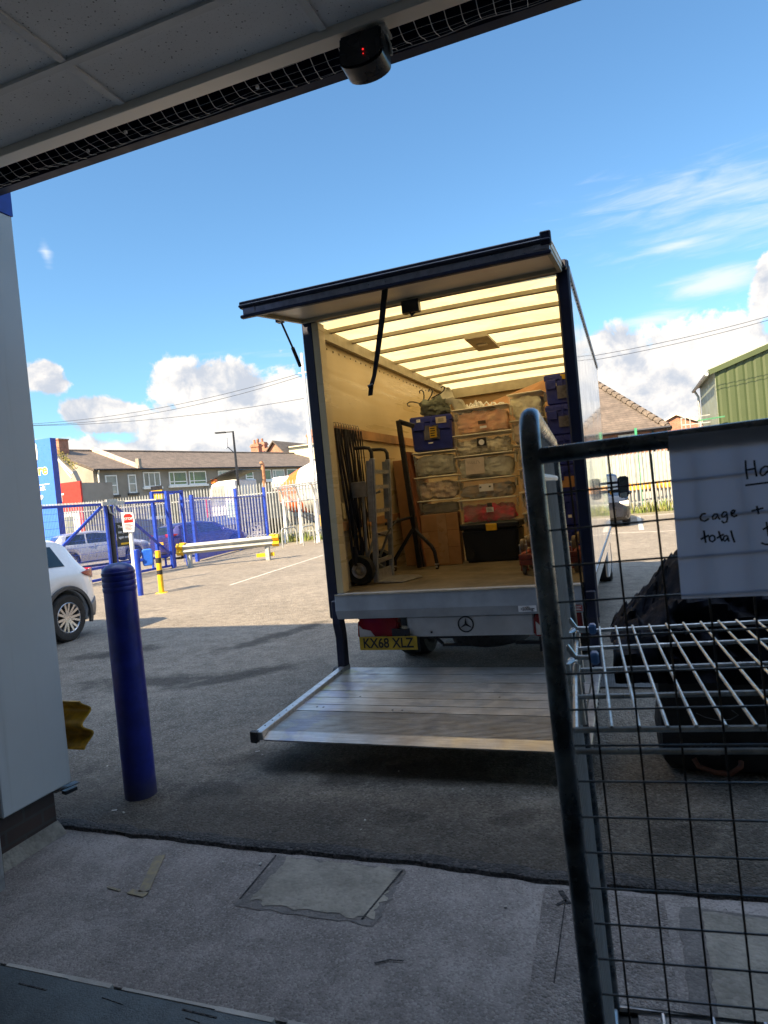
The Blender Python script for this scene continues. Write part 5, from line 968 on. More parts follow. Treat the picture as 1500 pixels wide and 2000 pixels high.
b = MB(); b.bar((GX+.1, 15.5, 2.27), (GX+.1, 16.4, 2.28), .05, .1); b.bar((GX+.08, 15.7, 2.36), (GX+.08, 16.15, 2.36), .04, .07); b.tube([(GX+.1, 15.76, 2.2), (GX+.12, 15.78, 2.0), (GX+.12, 15.9, 1.93), (GX+.12, 16.0, 2.0), (GX+.1, 16.0, 2.22)], .025, 6); b.build('latch_chain', M_GALV, T)
T = thing('guide_gantry', 'tall blue goalpost gate guide frame at the right end of gate', 'gate frame', (GX, 18.6, 0))
for y in (17.95, 18.3, 18.75, 19.1): b = MB(); b.bar((GX+(.2 if y in (18.3, 19.1) else -.1), y, 0), (GX+(.2 if y in (18.3, 19.1) else -.1), y, 2.58), .09, .09, up=(1, 0, 0)); b.build('post', M_BLUE, T)
b = MB(); b.bar((GX-.1, 17.95, 2.56), (GX-.1, 18.75, 2.56), .08, .08); b.bar((GX+.2, 18.3, 2.53), (GX+.2, 19.1, 2.53), .08, .08); b.bar((GX-.1, 18.75, 2.5), (GX+.2, 18.75, 2.5), .06, .06); b.build('head_rail', M_BLUE, T)
T = thing('mesh_fence', 'blue mesh fence with blue posts running behind the crash barrier', 'fence', (-15.8, 24, 0))
FP = [(-14.62, 19.15), (-14.93, 20.35), (-16.1, 25.1), (-16.0, 27.35)]
for i, p in enumerate(FP[1:]): b = MB(); b.bar((p[0], p[1], 0), (p[0], p[1], (2.44, 2.7, 2.7)[i]), .11, .11, up=(1, 0, 0)); b.build('post', M_BLUE, T)
b = MB()
for p, q in zip(FP, FP[1:]): mesh_panel(b, (*p, 0), (*q, 0), .1, 2.35, .05, .0045)
b.build('mesh', M_BMESH, T)
b = MB()
for p, q in zip(FP[1:3], FP[2:]): b.bar((*p, .18), (*q, .18), .05, .26); b.bar((*p, 2.3), (*q, 2.3), .04, .04)
b.build('rail', M_BLUE, T)
def palisade(label, a, c, h_, base=0.):
    T = thing('palisade_fence', label, 'fence', ((a[0]+c[0])/2, (a[1]+c[1])/2, base)); a, c = Vector((*a, 0)), Vector((*c, 0)); d = (c-a).normalized(); nrm = Vector((d.y, -d.x, 0)); n = int((c-a).length/.155); b = MB(); r = random.Random(int(abs(a.x)*10))
    for i in range(n):
        p = a+d*(i*.155); w_ = .034; e = r.uniform(-.006, .006); z0, z1 = base+.06, base+h_-.12
        P = [p-d*w_, p+nrm*.02, p+d*w_]; vs = [Vector((q.x, q.y, z0)) for q in P]+[Vector((q.x+e, q.y, z1)) for q in P]+[Vector((p.x+e-d.x*.022, p.y-d.y*.022, z1+.06)), Vector((p.x+e, p.y, z1+.14)), Vector((p.x+e+d.x*.022, p.y+d.y*.022, z1+.06))]
        b.add(vs, [(0, 1, 4, 3), (1, 2, 5, 4), (3, 4, 7, 6), (4, 5, 8, 7)])
    b.build('pale', M_PALE, T)
    b = MB()
    for z in (base+.45, base+h_-.5): b.bar(a+Vector((0, 0, z))-nrm*.03, c+Vector((0, 0, z))-nrm*.03, .04, .05)
    b.build('rail', M_GALV, T); k = 0
    while k*2.75 < (c-a).length: p = a+d*(k*2.75)-nrm*.08; b = MB(); b.box(p.x-.035, p.x+.035, p.y-.05, p.y+.05, base, base+h_-.2); b.build('post', M_GALV, T); k += 1
palisade('galvanised palisade fence behind the two hatchbacks and the cycle shelter', (-29, 26.6), (-3.4, 29.9), 2.95); palisade('galvanised palisade fence below the green shed on the right', (-3.3, 30.2), (16, 31.6), 3.0)
# STOP sign
T = thing('stop_sign', 'red and white STOP sign on a pale pole before the gate', 'sign', (-12.27, 14, 0)); b = MB(); b.cyl((-12.27, 14.02, 0), (-12.27, 14.02, 1.5), .055, 12); b.build('pole', M_WHITE, T)
sx_ = Vector((.70, .714, 0)); sx_ = Vector((math.cos(R(41)), math.sin(R(41)), 0)); sn = Vector((sx_.y, -sx_.x, 0)); so = Vector((-12.24, 13.95, 1.67))
b = MB(); b.prism([(-.15, -.25), (.11, -.27), (.15, .0), (.13, .23), (-.17, .27)], so, sx_, (0, 0, 1), -sn, .012); sb = b.build('board', M_PAPER, T)
b = MB(); b.prism([(-.11, -.02), (.11, -.02), (.10, .16), (.05, .21), (-.07, .21), (-.11, .15)], so+sn*.002, sx_, (0, 0, 1), -sn, .001); b.build('red_panel', M_RED, sb); text('STOP', .09, M_PAPER, sb, so+sn*.004+Vector((0, 0, .08)), sx_, (0, 0, 1), ext=.001, bold=.002)
b = MB()
for k in range(5): b.bar(so+sn*.003+sx_*(-.1)+Vector((0, 0, -.06-.035*k)), so+sn*.003+sx_*(.05+.04*(k % 2))+Vector((0, 0, -.06-.035*k)), .002, .012)
b.build('small_print', mat('red_print', (.4, .12, .1), .6), sb)
# thank you sign
T = thing('notice_board', 'black thank you notice board fixed to the blue gate mesh', 'sign', (GX+.05, 16.35, 1.05)); b = MB(); b.box(GX+.04, GX+.06, 16.02, 16.62, .95, 1.68); b.build('board', mat('board_black', (.012, .02, .022), .5), T)
for i, s in enumerate(('Thank you', 'see you', 'again soon')): text(s, .115, M_PAPER, T, (GX+.064, 16.08, 1.55-.16*i), (0, 1, 0), (0, 0, 1), 'LEFT', .001, bold=.001)
b = MB(); b.box(GX+.061, GX+.064, 16.15, 16.5, 1.0, 1.06); b.build('logo_bar', M_YELLOW, T)
# low posts
T = thing('marker_post', 'slim yellow and black striped post on the sunlit asphalt', 'post', (-10.07, 12.3, 0))
b = MB(); b.cyl((-10.07, 12.3, 0), (-10.07, 12.3, .96), .06, 18); b.lathe([(.14, 0), (.13, .015), (.06, .02)], (-10.07, 12.3, 0)); b.build('post', M_YELLOW, T, smooth=True)
b = MB()
for z0, z1 in ((.42, .52), (.68, .8)): b.lathe([(.0605, z0), (.0625, z0+.004), (.0625, z1-.004), (.0605, z1)], (-10.07, 12.3, 0), n=18)
b.build('black_band', M_BLACK, T)
T = thing('marker_post', 'slim plain blue post left of the yellow striped post', 'post', (-10.44, 12.05, 0)); b = MB(); b.cyl((-10.44, 12.05, 0), (-10.44, 12.05, 1.02), .06, 16); b.lathe([(.06, 1.02), (.055, 1.035), (0, 1.04)], (-10.44, 12.05, 0), n=16); b.build('post', M_BLUE, T, smooth=True)
T = thing('litter_bin', 'small bright blue bin mounted behind the plain blue post', 'bin', (-10.35, 12.2, .62)); b = MB(); b.prism([(-.1, 0), (.1, 0), (.12, .1), (.12, .33), (.09, .38), (-.09, .38), (-.12, .33), (-.12, .1)], (-10.27, 12.19, .64), (.77, .64, 0), (0, 0, 1), (-.64, .77, 0), .14); b.build('body', mat('bin_blue', (.02, .12, .62), .35), T, bevel=.02, smooth=True); b = MB(); b.bar((-10.34, 12.12, .8), (-10.38, 12.08, .8), .05, .05); b.build('bracket', M_BLUE, T)
# crash barrier
T = thing('crash_barrier', 'galvanised crash barrier with yellow end caps in the sun', 'barrier', (-12.3, 18.5, 0)); pa, pb_ = Vector((-13.7, 17.95, .62)), Vector((-11.0, 19.05, .62)); dn = Vector((pb_.y-pa.y, -(pb_.x-pa.x), 0)).normalized()
b = MB(); wbeam(b, pa, pb_, dn, .006, 1.1); b.build('beam', M_PALE, T, smooth=True)
for q, s_ in ((pa, -1), (pb_, 1)):
    b = MB(); d = (pb_-pa).normalized()*s_; wbeam(b, q-d*.02, q+d*.2, dn+d*.0, .03, 1.25); b.box(q.x-.1, q.x+.1, q.y-.03, q.y+.1, .78, .83); b.build('end_cap', M_YELLOW, T, bevel=.01)
for t in (.06, .93):
    q = pa.lerp(pb_, t)-dn*.06; b = MB(); b.box(q.x-.07, q.x+.07, q.y-.05, q.y+.05, 0, .72); b.build('post', M_GALV, T)
b = MB(); b.bar(pa.lerp(pb_, .8)-dn*.12-Vector((0, 0, .44)), pa.lerp(pb_, 1.0)-dn*.12-Vector((0, 0, .44)), .06, .12); b.build('foot_bracket', M_YELLOW, T)
# cycle shelter and racks
T = thing('cycle_shelter', 'white framed cycle shelter with curved clear roof by the fence', 'shelter', (-13, 26.5, 0)); M_CLEAR = mat('clear_sheet', (.75, .8, .85), .12, alpha=.22)
for k in range(4):
    t = k/3; o = Vector((-15.1+3.5*t, 27.3-2.1*t, 0)); bk = Vector((-.35, 1.05, 0))*.55
    b = MB(); b.tube([o+bk, o+bk+Vector((0, 0, 1.3)), o+bk*.9+Vector((0, 0, 2.0)), o+bk*.3+Vector((0, 0, 2.42)), o-bk*.6+Vector((0, 0, 2.58)), o-bk*1.6+Vector((0, 0, 2.55))], .042, 8); b.tube([o-bk*.1, o+bk*.85+Vector((0, 0, 2.05))], .035, 8); b.build('hoop', M_WHITE, T, smooth=True)
b = MB(); 
def rf(u, v):
    o = Vector((-15.35+4.0*u, 27.45-2.4*u, 0)); bk = Vector((-.35, 1.05, 0))*.55; pr = [(.95, 1.9), (.55, 2.32), (-.1, 2.55), (-.8, 2.64), (-1.65, 2.6)]; i = min(3, int(v*4)); f = v*4-i; a, c_ = pr[i], pr[i+1]; return o+bk*(a[0]+(c_[0]-a[0])*f)+Vector((0, 0, a[1]+(c_[1]-a[1])*f))
b.grid(rf, 6, 8); b.build('roof_sheet', M_CLEAR, T, smooth=True, solid=.01)
b = MB()
for v in (0, .5, 1.0): b.tube([rf(k/6, v) for k in range(7)], .03, 6)
b.build('purlin', M_GALV, T)
for p, q, lab in (((-13.75, 24.6), (-13.75, 25.9), 'steel cycle hoop nearer the yellow barrier end'), ((-12.85, 24.75), (-13.1, 26.3), 'steel cycle hoop closer to the truck post')):
    b = MB(); a, c_ = Vector((*p, 0)), Vector((*q, 0)); d = (c_-a).normalized(); b.tube([a, a+Vector((0, 0, .62))]+[a+d*(.15-.15*math.cos(R(t)))+Vector((0, 0, .62+.16*math.sin(R(t)))) for t in (30, 60, 90)]+[c_-d*(.15-.15*math.cos(R(t)))+Vector((0, 0, .62+.16*math.sin(R(t)))) for t in (90, 60, 30)]+[c_+Vector((0, 0, .62)), c_], .032, 8); tag(b.build('cycle_rack', M_PALE, smooth=True), lab, 'cycle rack', 'cycle hoops under the shelter')
# ================================================================== FAR BUILDINGS AND YARD BEYOND THE FENCE
def atZ(u, v, z): d = _f*F+_r*(u-750)-_u*(v-1000); return Vector((0, 0, H))+d*((z-H)/d.z)
def onpl(u, v, P, n): d = _f*F+_r*(u-750)-_u*(v-1000); o = Vector((0, 0, H)); return o+d*((P-o).dot(n)/d.dot(n))
EZ = 5.6; A, B_ = atZ(181, 917, EZ), atZ(592, 911, EZ); e_ = (B_-A); e_.z = 0; e_.normalize(); nn = Vector((e_.y, -e_.x, 0)); LEN = 32.; DEP = 5.0; RZ_ = onpl(400, 882, A-nn*DEP, nn).z-.22
T = thing('terrace_building', 'long grey rendered terrace with brown tiled roof beyond the fence', 'building', (A.x, A.y, 0))
def P_(s, d, z): return Vector((A.x, A.y, 0))+e_*s-nn*d+Vector((0, 0, z))
b = MB(); b.add([P_(0, 0, 0), P_(LEN, 0, 0), P_(LEN, 0, EZ), P_(0, 0, EZ), P_(0, 2*DEP, 0), P_(0, 2*DEP, EZ), P_(0, DEP, RZ_-.1), P_(LEN, 2*DEP, 0), P_(LEN, 2*DEP, EZ), P_(LEN, DEP, RZ_-.1)], [(0, 1, 2, 3), (0, 3, 6, 5, 4), (1, 7, 8, 9, 2), (4, 5, 8, 7)]); b.build('wall', M_RENDER, T)
b = MB(); o_ = .25
for s0, s1 in ((-.1, LEN),):
    for d0, sg in ((-o_, 1), (2*DEP+o_, -1)):
        b.add([P_(s0, d0, EZ-.12), P_(s1, d0, EZ-.12), P_(s1, DEP, RZ_), P_(s0, DEP, RZ_), P_(s0, d0, EZ+.02), P_(s1, d0, EZ+.02), P_(s1, DEP, RZ_+.14), P_(s0, DEP, RZ_+.14)], [(0, 1, 2, 3), (4, 5, 6, 7), (0, 1, 5, 4), (2, 3, 7, 6), (0, 3, 7, 4), (1, 2, 6, 5)])
roof = b.build('roof', M_SLATE2, T)
b = MB(); b.tube([P_(-.1, DEP, RZ_+.14), P_(LEN, DEP, RZ_+.14)], .12, 8); b.build('ridge_tiles', M_SLATE, roof)
SP = (onpl(268, 914, A, nn)-A).dot(e_)
b = MB(); b.hexa([P_(SP-.18, -.32, EZ-.1), P_(SP+.18, -.32, EZ-.1), P_(SP-.18, DEP+.1, RZ_+.1), P_(SP+.18, DEP+.1, RZ_+.1), P_(SP-.18, -.32, EZ+.25), P_(SP+.18, -.32, EZ+.25), P_(SP-.18, DEP+.1, RZ_+.48), P_(SP+.18, DEP+.1, RZ_+.48)]); b.build('parapet_coping', mat('flaking_coping', (.6, .5, .42), .85, var=.25, vs=4, col2=(.38, .26, .2)), roof)
b = MB(); q = P_(SP, -.2, EZ); b.box(q.x-.15, q.x+.15, q.y-.15, q.y+.15, EZ-.1, EZ+.75); b.build('corbel', M_RENDER, roof)
ch = at(111, 858, P_(0, DEP, 0).y+.3); b = MB(); b.box(ch.x-.5, ch.x+.45, ch.y-.3, ch.y+.6, RZ_-2.4, ch.z-.1); b.box(ch.x-.55, ch.x+.5, ch.y-.35, ch.y+.65, ch.z-.098, ch.z); b.build('chimney', M_BRICK, roof)
b = MB(); b.tube([P_(0, -.38, EZ-.05), P_(LEN, -.38, EZ-.05)], .07, 6); b.build('gutter', M_BLACKP, T)
b = MB(); b.tube([P_(.25, -.36, EZ-.05), P_(.3, -.15, EZ-.3), P_(.3, -.1, 0)], .06, 8); b.build('drainpipe', M_WHITE, T)
M_PANEG = mat('pane_green_reflection', (.12, .17, .05), .1, col2=(.05, .06, .045), vs=.7, spec=.8); M_PANEB = mat('window_pane_light', (.35, .38, .37), .1, col2=(.12, .13, .12), vs=.6, spec=.8)  # green panes have a reflection painted into their colour
for (u0, v0, u1, v1, ml, mt_, pm) in ((208, 928, 227, 967, (), (.48,), M_PANEB), (252, 927, 264, 963, (), (.5,), M_PANEB), (281, 922, 311, 951, (.33, .66), (), M_PANEB), (331, 921, 363, 948, (.27,), (.27,), M_PANEG), (370, 920, 401, 946, (.27,), (.27,), M_PANEG), (427, 919, 459, 942, (.22,), (.25,), M_PANEB), (480, 917, 493, 936, (), (.3,), M_PANEG), (515, 917, 528, 938, (), (), M_PANEG), (533, 917, 554, 937, (.25,), (), M_PANEB), (561, 916, 579, 935, (), (), M_PANEG), (215, 985, 240, 1030, (.5,), (), M_PANEB), (290, 975, 330, 1010, (.5,), (), M_PANEG)):
    p0, p1 = onpl((u0), (v1), A, nn), onpl(u1, v0, A, nn); s0, s1 = (p0-A).dot(e_), (p1-A).dot(e_); z1 = onpl((u0+u1)/2, v0, A, nn).z; z0 = onpl((u0+u1)/2, v1, A, nn).z
    b = MB(); fw = .09
    def bx(sa, sb, za, zb2, d0=-.06, d1=.05): b.hexa([P_(s, d, z) for z in (za, zb2) for d in (d0, d1) for s in (sa, sb)])
    bx(s0, s1, z0, z0+fw); bx(s0, s1, z1-fw, z1); bx(s0, s0+fw, z0+fw, z1-fw); bx(s1-fw, s1, z0+fw, z1-fw)
    for t in ml: bx(s0+(s1-s0)*t-.04, s0+(s1-s0)*t+.04, z0+fw, z1-fw)
    for t in mt_: bx(s0+fw, s1-fw, z0+(z1-z0)*t-.035, z0+(z1-z0)*t+.035, -.055, .045)
    wn = b.build('window', M_UPVC, T)
    b = MB(); bx(s0+fw*.5, s1-fw*.5, z0+fw*.5, z1-fw*.5, -.02, .04); b.build('pane', pm, wn)
    b = MB(); bx(s0-.12, s1+.12, z0-.16, z0-.003, -.14, .04); b.build('sill', mat('dark_sill', (.08, .075, .07), .9) if u0 < 270 else M_UPVC, wn)
# derelict lean-to wall with plants in front of the gable
T = thing('ruined_wall', 'ruined grey wall with weeds along its broken sloping top', 'wall', (-30, 30, 0)); P0 = at(104, 886, 30.5); P1 = at(141, 920, 30.5); P2 = at(152, 925, 30.5)
b = MB(); b.prism([(P0.x-3, 0), (P2.x, 0), (P2.x, P2.z-.7), (P1.x, P1.z), (P0.x, P0.z), (P0.x-3, P0.z+.2)], (0, 30.5, 0), (1, 0, 0), (0, 0, 1), (0, 1, 0), .35); b.build('wall', M_RENDER, T)
b = MB(); b.bar(P0.lerp(P1, .25)+Vector((0, -.02, -.1)), P1+Vector((0, -.02, -.15)), .02, .12); b.bar(P0.lerp(P1, .4)+Vector((0, -.02, -.25)), P1+Vector((-.1, -.02, -.4)), .02, .06); b.build('flaking_paint', M_WHITE, T)
b = MB(); r = random.Random(9)
for k in range(420):
    p = P0.lerp(P1, r.random())+Vector((r.uniform(-.1, .15), r.uniform(0, .4), r.uniform(-.05, .32))); s_ = r.uniform(.03, .09); a = r.uniform(0, 6.3)
    b.add([p, p+Vector((s_*math.cos(a), s_*math.sin(a), s_*.6)), p+Vector((-s_*.3, s_*.3, s_*1.2))], [(0, 1, 2)])
b.build('weeds', mat('weed_leaf', (.1, .12, .02), .8, col2=(.2, .15, .03)), T)
# red fronted shop
T = thing('shop_kiosk', 'small shop front with red fascia and white panel beside the blue totem', 'shop', (-28.5, 28.9, 0)); a, c_ = at(90, 960, 28.6), at(158, 955, 28.6); zt_ = a.z+.25
b = MB(); b.box(a.x-1, c_.x, 28.7, 31, 0, zt_); b.build('wall', M_RENDER, T)
zf0 = at(140, 998, 28.6).z; b = MB(); b.box(a.x-1, c_.x, 28.56, 28.69, zf0, zt_+.1); b.box(c_.x-.22, c_.x, 28.56, 28.69, 0, zf0-.003); fa = b.build('fascia', M_RED, T)
q = at(120, 973, 28.55); text('T', .62, M_WHITE, fa, (q.x, 28.552, q.z), (1, 0, 0), (0, 0, 1), ext=.004, bold=.02)
b = MB(); b.box(a.x-1, c_.x-.225, 28.6, 28.685, .9, zf0-.005); pn = b.build('front_panel', M_WHITE, T)
b = MB(); q0, q1 = at(127, 1010, 28.6), at(146, 1042, 28.6); b.box(q0.x, q1.x, 28.58, 28.598, q1.z, q0.z); b.build('window', M_PANE, pn)
b = MB(); b.box(q0.x-.1, q1.x+.15, 28.585, 28.597, q1.z-.5, q1.z-.32); b.build('red_stripe', M_RED, pn)
# totem
T = thing('totem_sign', 'tall blue totem sign with yellow and white lettering at the left', 'sign', (-25.6, 23, 0)); q0 = at(97, 855, 23); xr = q0.x; zt_ = q0.z
b = MB(); b.box(xr-2.9, xr, 23, 23.012, .12, zt_); b.mi = 1; b.box(xr-2.9, xr, 23.013, 23.33, .1, zt_); bd = b.build('panel', [M_SIGNBLUE, mat('sign_side_blue', (.012, .04, .3), .4)], T)
def tt(s, u, v, size, m, al='RIGHT', **kw): p = at(u, v, 22.99); return text(s, size, m, bd, (p.x, 22.994, p.z), (1, 0, 0), (0, 0, 1), al, .004, **kw)
p = at(71, 884, 22.99); b = MB(); b.prism([(-2.1, -.38)]+arc(-.16, -.22, .16, -90, 0, 5)+arc(-.22, .26, .22, 0, 90, 6)+[(-2.1, .48)], (p.x+.06, 22.994, p.z), (1, 0, 0), (0, 0, 1), (0, -1, 0), .01); b.build('white_emblem', M_PAPER, bd)
M_SY = mat('sign_yellow', (.85, .5, .03), .4)
tt('store', 92, 917, .62, M_PAPER, bold=.035); p = at(92, 917, 22.98); text('store', .62, M_SY, bd, (p.x-.012, 22.985, p.z), (1, 0, 0), (0, 0, 1), 'RIGHT', .003, bold=.012)
b = MB(); p = at(97, 945, 22.99); b.box(p.x-2, p.x-.02, 22.985, 22.998, p.z-.02, p.z+.02); b.build('rule', M_PAPER, bd)
tt('.co.uk', 88, 953, .28, M_PAPER, bold=.01); tt('ap', 84, 969, .28, M_PAPER, bold=.01)
# to let sign
T = thing('to_let_sign', 'yellow To Let board with black header above the fence', 'sign', (-22, 27.6, 0)); q0, q1 = at(295, 955, 27.8), at(318, 971, 27.8); b = MB(); b.box(q0.x, q1.x, 27.78, 27.82, q1.z-.25, q0.z-.1); bd2 = b.build('board', M_PLATEY, T)
b = MB(); b.box(q0.x, q1.x, 27.775, 27.825, q0.z-.097, q0.z+.12); b.build('header', M_BLACKP, T); text('To Let', .23, M_INK, bd2, ((q0.x+q1.x)/2, 27.775, q0.z-.26), (1, 0, 0), (0, 0, 1), bold=.004)
b = MB(); b.cyl((q1.x-.1, 27.85, 0), (q1.x-.1, 27.85, q0.z+.1), .05, 8); b.build('pole', M_GALV, T)
# street lamp
T = thing('street_lamp', 'dark street lamp with white antenna cylinder above the grey terrace roof', 'street lamp', (-19.2, 30.4, 0)); tp = at(455, 842, 30.4); b = MB(); b.tube([(tp.x, 30.4, 0), (tp.x, 30.4, 3), (tp.x, 30.4, tp.z)], [.09, .075, .05], 8); b.build('pole', M_BLACKP, T)
b = MB(); b.bar((tp.x, 30.4, tp.z-.03), (tp.x-.45, 30.3, tp.z-.02), .05, .05); b.bar((tp.x-.4, 30.3, tp.z-.02), (tp.x-.95, 30.2, tp.z-.0), .2, .07); b.build('lamp_head', M_BLACKP, T)
b = MB(); q0, q1 = at(441, 855, 30.3), at(442, 875, 30.3); b.cyl(q1, q0, .085, 12); b.build('antenna', M_WHITE, T); b = MB(); b.tube([q1, q1+Vector((.12, 0, .02)), (tp.x, 30.4, q1.z-.35)], .025, 6); b.build('antenna_arm', M_BLACKP, T)
# telegraph pole and wires
tp = at(589, 690, 31); T = thing('utility_pole', 'slim white utility pole rising beside the truck left post', 'pole', (tp.x, 31, 0)); b = MB(); b.tube([(tp.x, 31, 0), (tp.x, 31, 5), (tp.x, 31, tp.z)], [.12, .1, .07], 10); b.build('pole', M_WHITE, T, smooth=True)
z1 = at(597, 727, 31).z; b = MB(); b.bar((tp.x-.3, 31, z1), (tp.x+.3, 31, z1), .06, .06); b.build('cross_arm', M_GALV, T)
def cable(lab, a, c, sag, r_=.012):
    b = MB(); a, c = Vector(a), Vector(c); b.tube([a.lerp(c, t/24)-Vector((0, 0, sag*4*(t/24)*(1-t/24))) for t in range(25)], r_, 5); tag(b.build('overhead_cable', M_BLACKP), lab, 'cable', 'overhead cables')
Lp = at(40, 829, 31)
cable('upper overhead cable sweeping from white pole to the left', (tp.x-.1, 31, z1), Lp, .5); cable('overhead cable just under the uppermost on the left', (tp.x-.1, 31.1, z1-.12), Lp+Vector((0, .1, -.05)), .62); z2 = at(600, 777, 31).z; cable('lowest overhead cable running left from the white pole', (tp.x-.1, 31, z2), Lp+Vector((0, .2, -.06)), .35)
Rp = at(1560, 601, 31); cable('upper of two cables over the clouds right of truck', (tp.x+.1, 31, z1), Rp, 1.0, .011); cable('lower of two cables over the clouds right of truck', (tp.x+.1, 31, z1-.15), Rp-Vector((0, 0, .14)), 1.05, .011)
# concrete mixer lorry
Y_ = 33.; xc0, xc1 = at(424, 960, Y_).x, at(500, 960, Y_).x
T = thing('mixer_lorry', 'white concrete mixer lorry with orange banded drum behind the palisade', 'lorry', ((xc0+at(640, 960, Y_).x)/2, Y_, 0))
zt_ = at(470, 938, Y_).z; M_LWHITE = mat('lorry_white', (.72, .72, .7), .35, var=.08, vs=1.5)
b = MB(); b.prism([(xc0+.1, 1.0), (xc0, 1.5), (xc0+.05, 2.2), (xc0+.45, zt_-.15), (xc0+.9, zt_), (xc1-.6, zt_+.02), (xc1-.55, 1.0)], (0, Y_-1.2, 0), (1, 0, 0), (0, 0, 1), (0, 1, 0), 2.4); cb2 = b.build('cab', M_LWHITE, T, bevel=.06, smooth=True)
b = MB(); b.prism([(xc0+.25, 2.1), (xc0+.6, zt_-.25), (xc0+1.3, zt_-.22), (xc0+1.3, 2.1)], (0, Y_-1.212, 0), (1, 0, 0), (0, 0, 1), (0, 1, 0), .01); b.build('door_window', M_PANEB, cb2)
b = MB(); b.box(xc0+.4, xc0+.65, Y_-1.1, Y_-.8, zt_-.05, zt_+.18); b.build('beacon', mat('amber_beacon', (.8, .2, .02), .3), cb2)
b = MB(); b.grid(lambda u, v: Vector((xc1-2.4+2.1*u, Y_-1.2+2.4*v, zt_+.02+.55*math.sin(u*1.4))), 6, 2); b.build('roof_fairing', M_BLACKP, cb2, solid=.05)
b = MB(); b.bar((xc0+.2, Y_-1.4, 1.5), (xc0+.2, Y_-1.4, 2.6), .2, .12); b.build('mirror', M_RED, cb2)
b = MB(); b.box(xc0+.05, xc0+2.2, Y_-1.23, Y_-1.201, 1.0, 1.55); b.mi = 1; b.box(xc1-1.2, xc1-.6, Y_-1.24, Y_-1.201, 1.4, 2.2); b.build('side_panel', [mat('lorry_blue', (.03, .06, .2), .4), mat('pale_green_sign', (.45, .62, .5), .5)], cb2)
b = MB(); st = at(512, 902, Y_-.8); b.tube([(st.x, st.y, 1), (st.x, st.y, st.z-.15), (st.x-.08, st.y, st.z)], .11, 10); b.build('exhaust_stack', mat('rusty_steel', (.32, .17, .09), .7, var=.3), T)
dc = at(626, 950, Y_); b = MB(); prd = [(0, -2.3), (.75, -2.25), (1.0, -1.9), (1.28, -.8), (1.42, 0), (1.42, .8), (1.1, 2.2), (.7, 3.0), (0, 3.0)]; axd = Vector((1, -.05, .16)).normalized()
b.lathe(prd, dc, axd, 40); b.build('drum', M_LWHITE, T, smooth=True)
b = MB(); b.lathe([(.76, -2.24), (1.0, -1.9), (1.28, -.8), (1.3, -.7)], dc-axd*0, axd, 40); b.v = [tuple(dc+(Vector(p)-dc)*1.006) for p in b.v]; b.build('orange_band', mat('drum_orange', (.75, .13, .015), .45), T, smooth=True)
b = MB(); q = at(552, 940, Y_-.3); b.cyl((q.x-.5, q.y, q.z-.15), (q.x+.9, q.y, q.z-.15), .42, 20); b.build('water_tank', M_LWHITE, T)
b = MB(); b.box(xc0+.6, dc.x+4, Y_-.5, Y_+.5, .8, 1.15); b.box(xc1-.4, xc1+.1, Y_-1.1, Y_+1.1, 1.1, 2.4); b.box(dc.x+1.8, dc.x+2.3, Y_-.9, Y_+.9, 1.1, 2.6); b.build('chassis', M_BLACKP, T)
b = MB(); b.box(dc.x+.3, dc.x+3.5, Y_-1.25, Y_-1.2, .5, 1.1); b.build('side_guard', M_YELLOW, T)
for x in (xc0+1.2, xc0+3.1, dc.x+.6, dc.x+2.0):
    for y in (Y_-1.05, Y_+1.05): wheel(T, (x, y, .52), (0, -1 if y < Y_ else 1, 0), .52, .32, rim_m=M_STEELRIM)
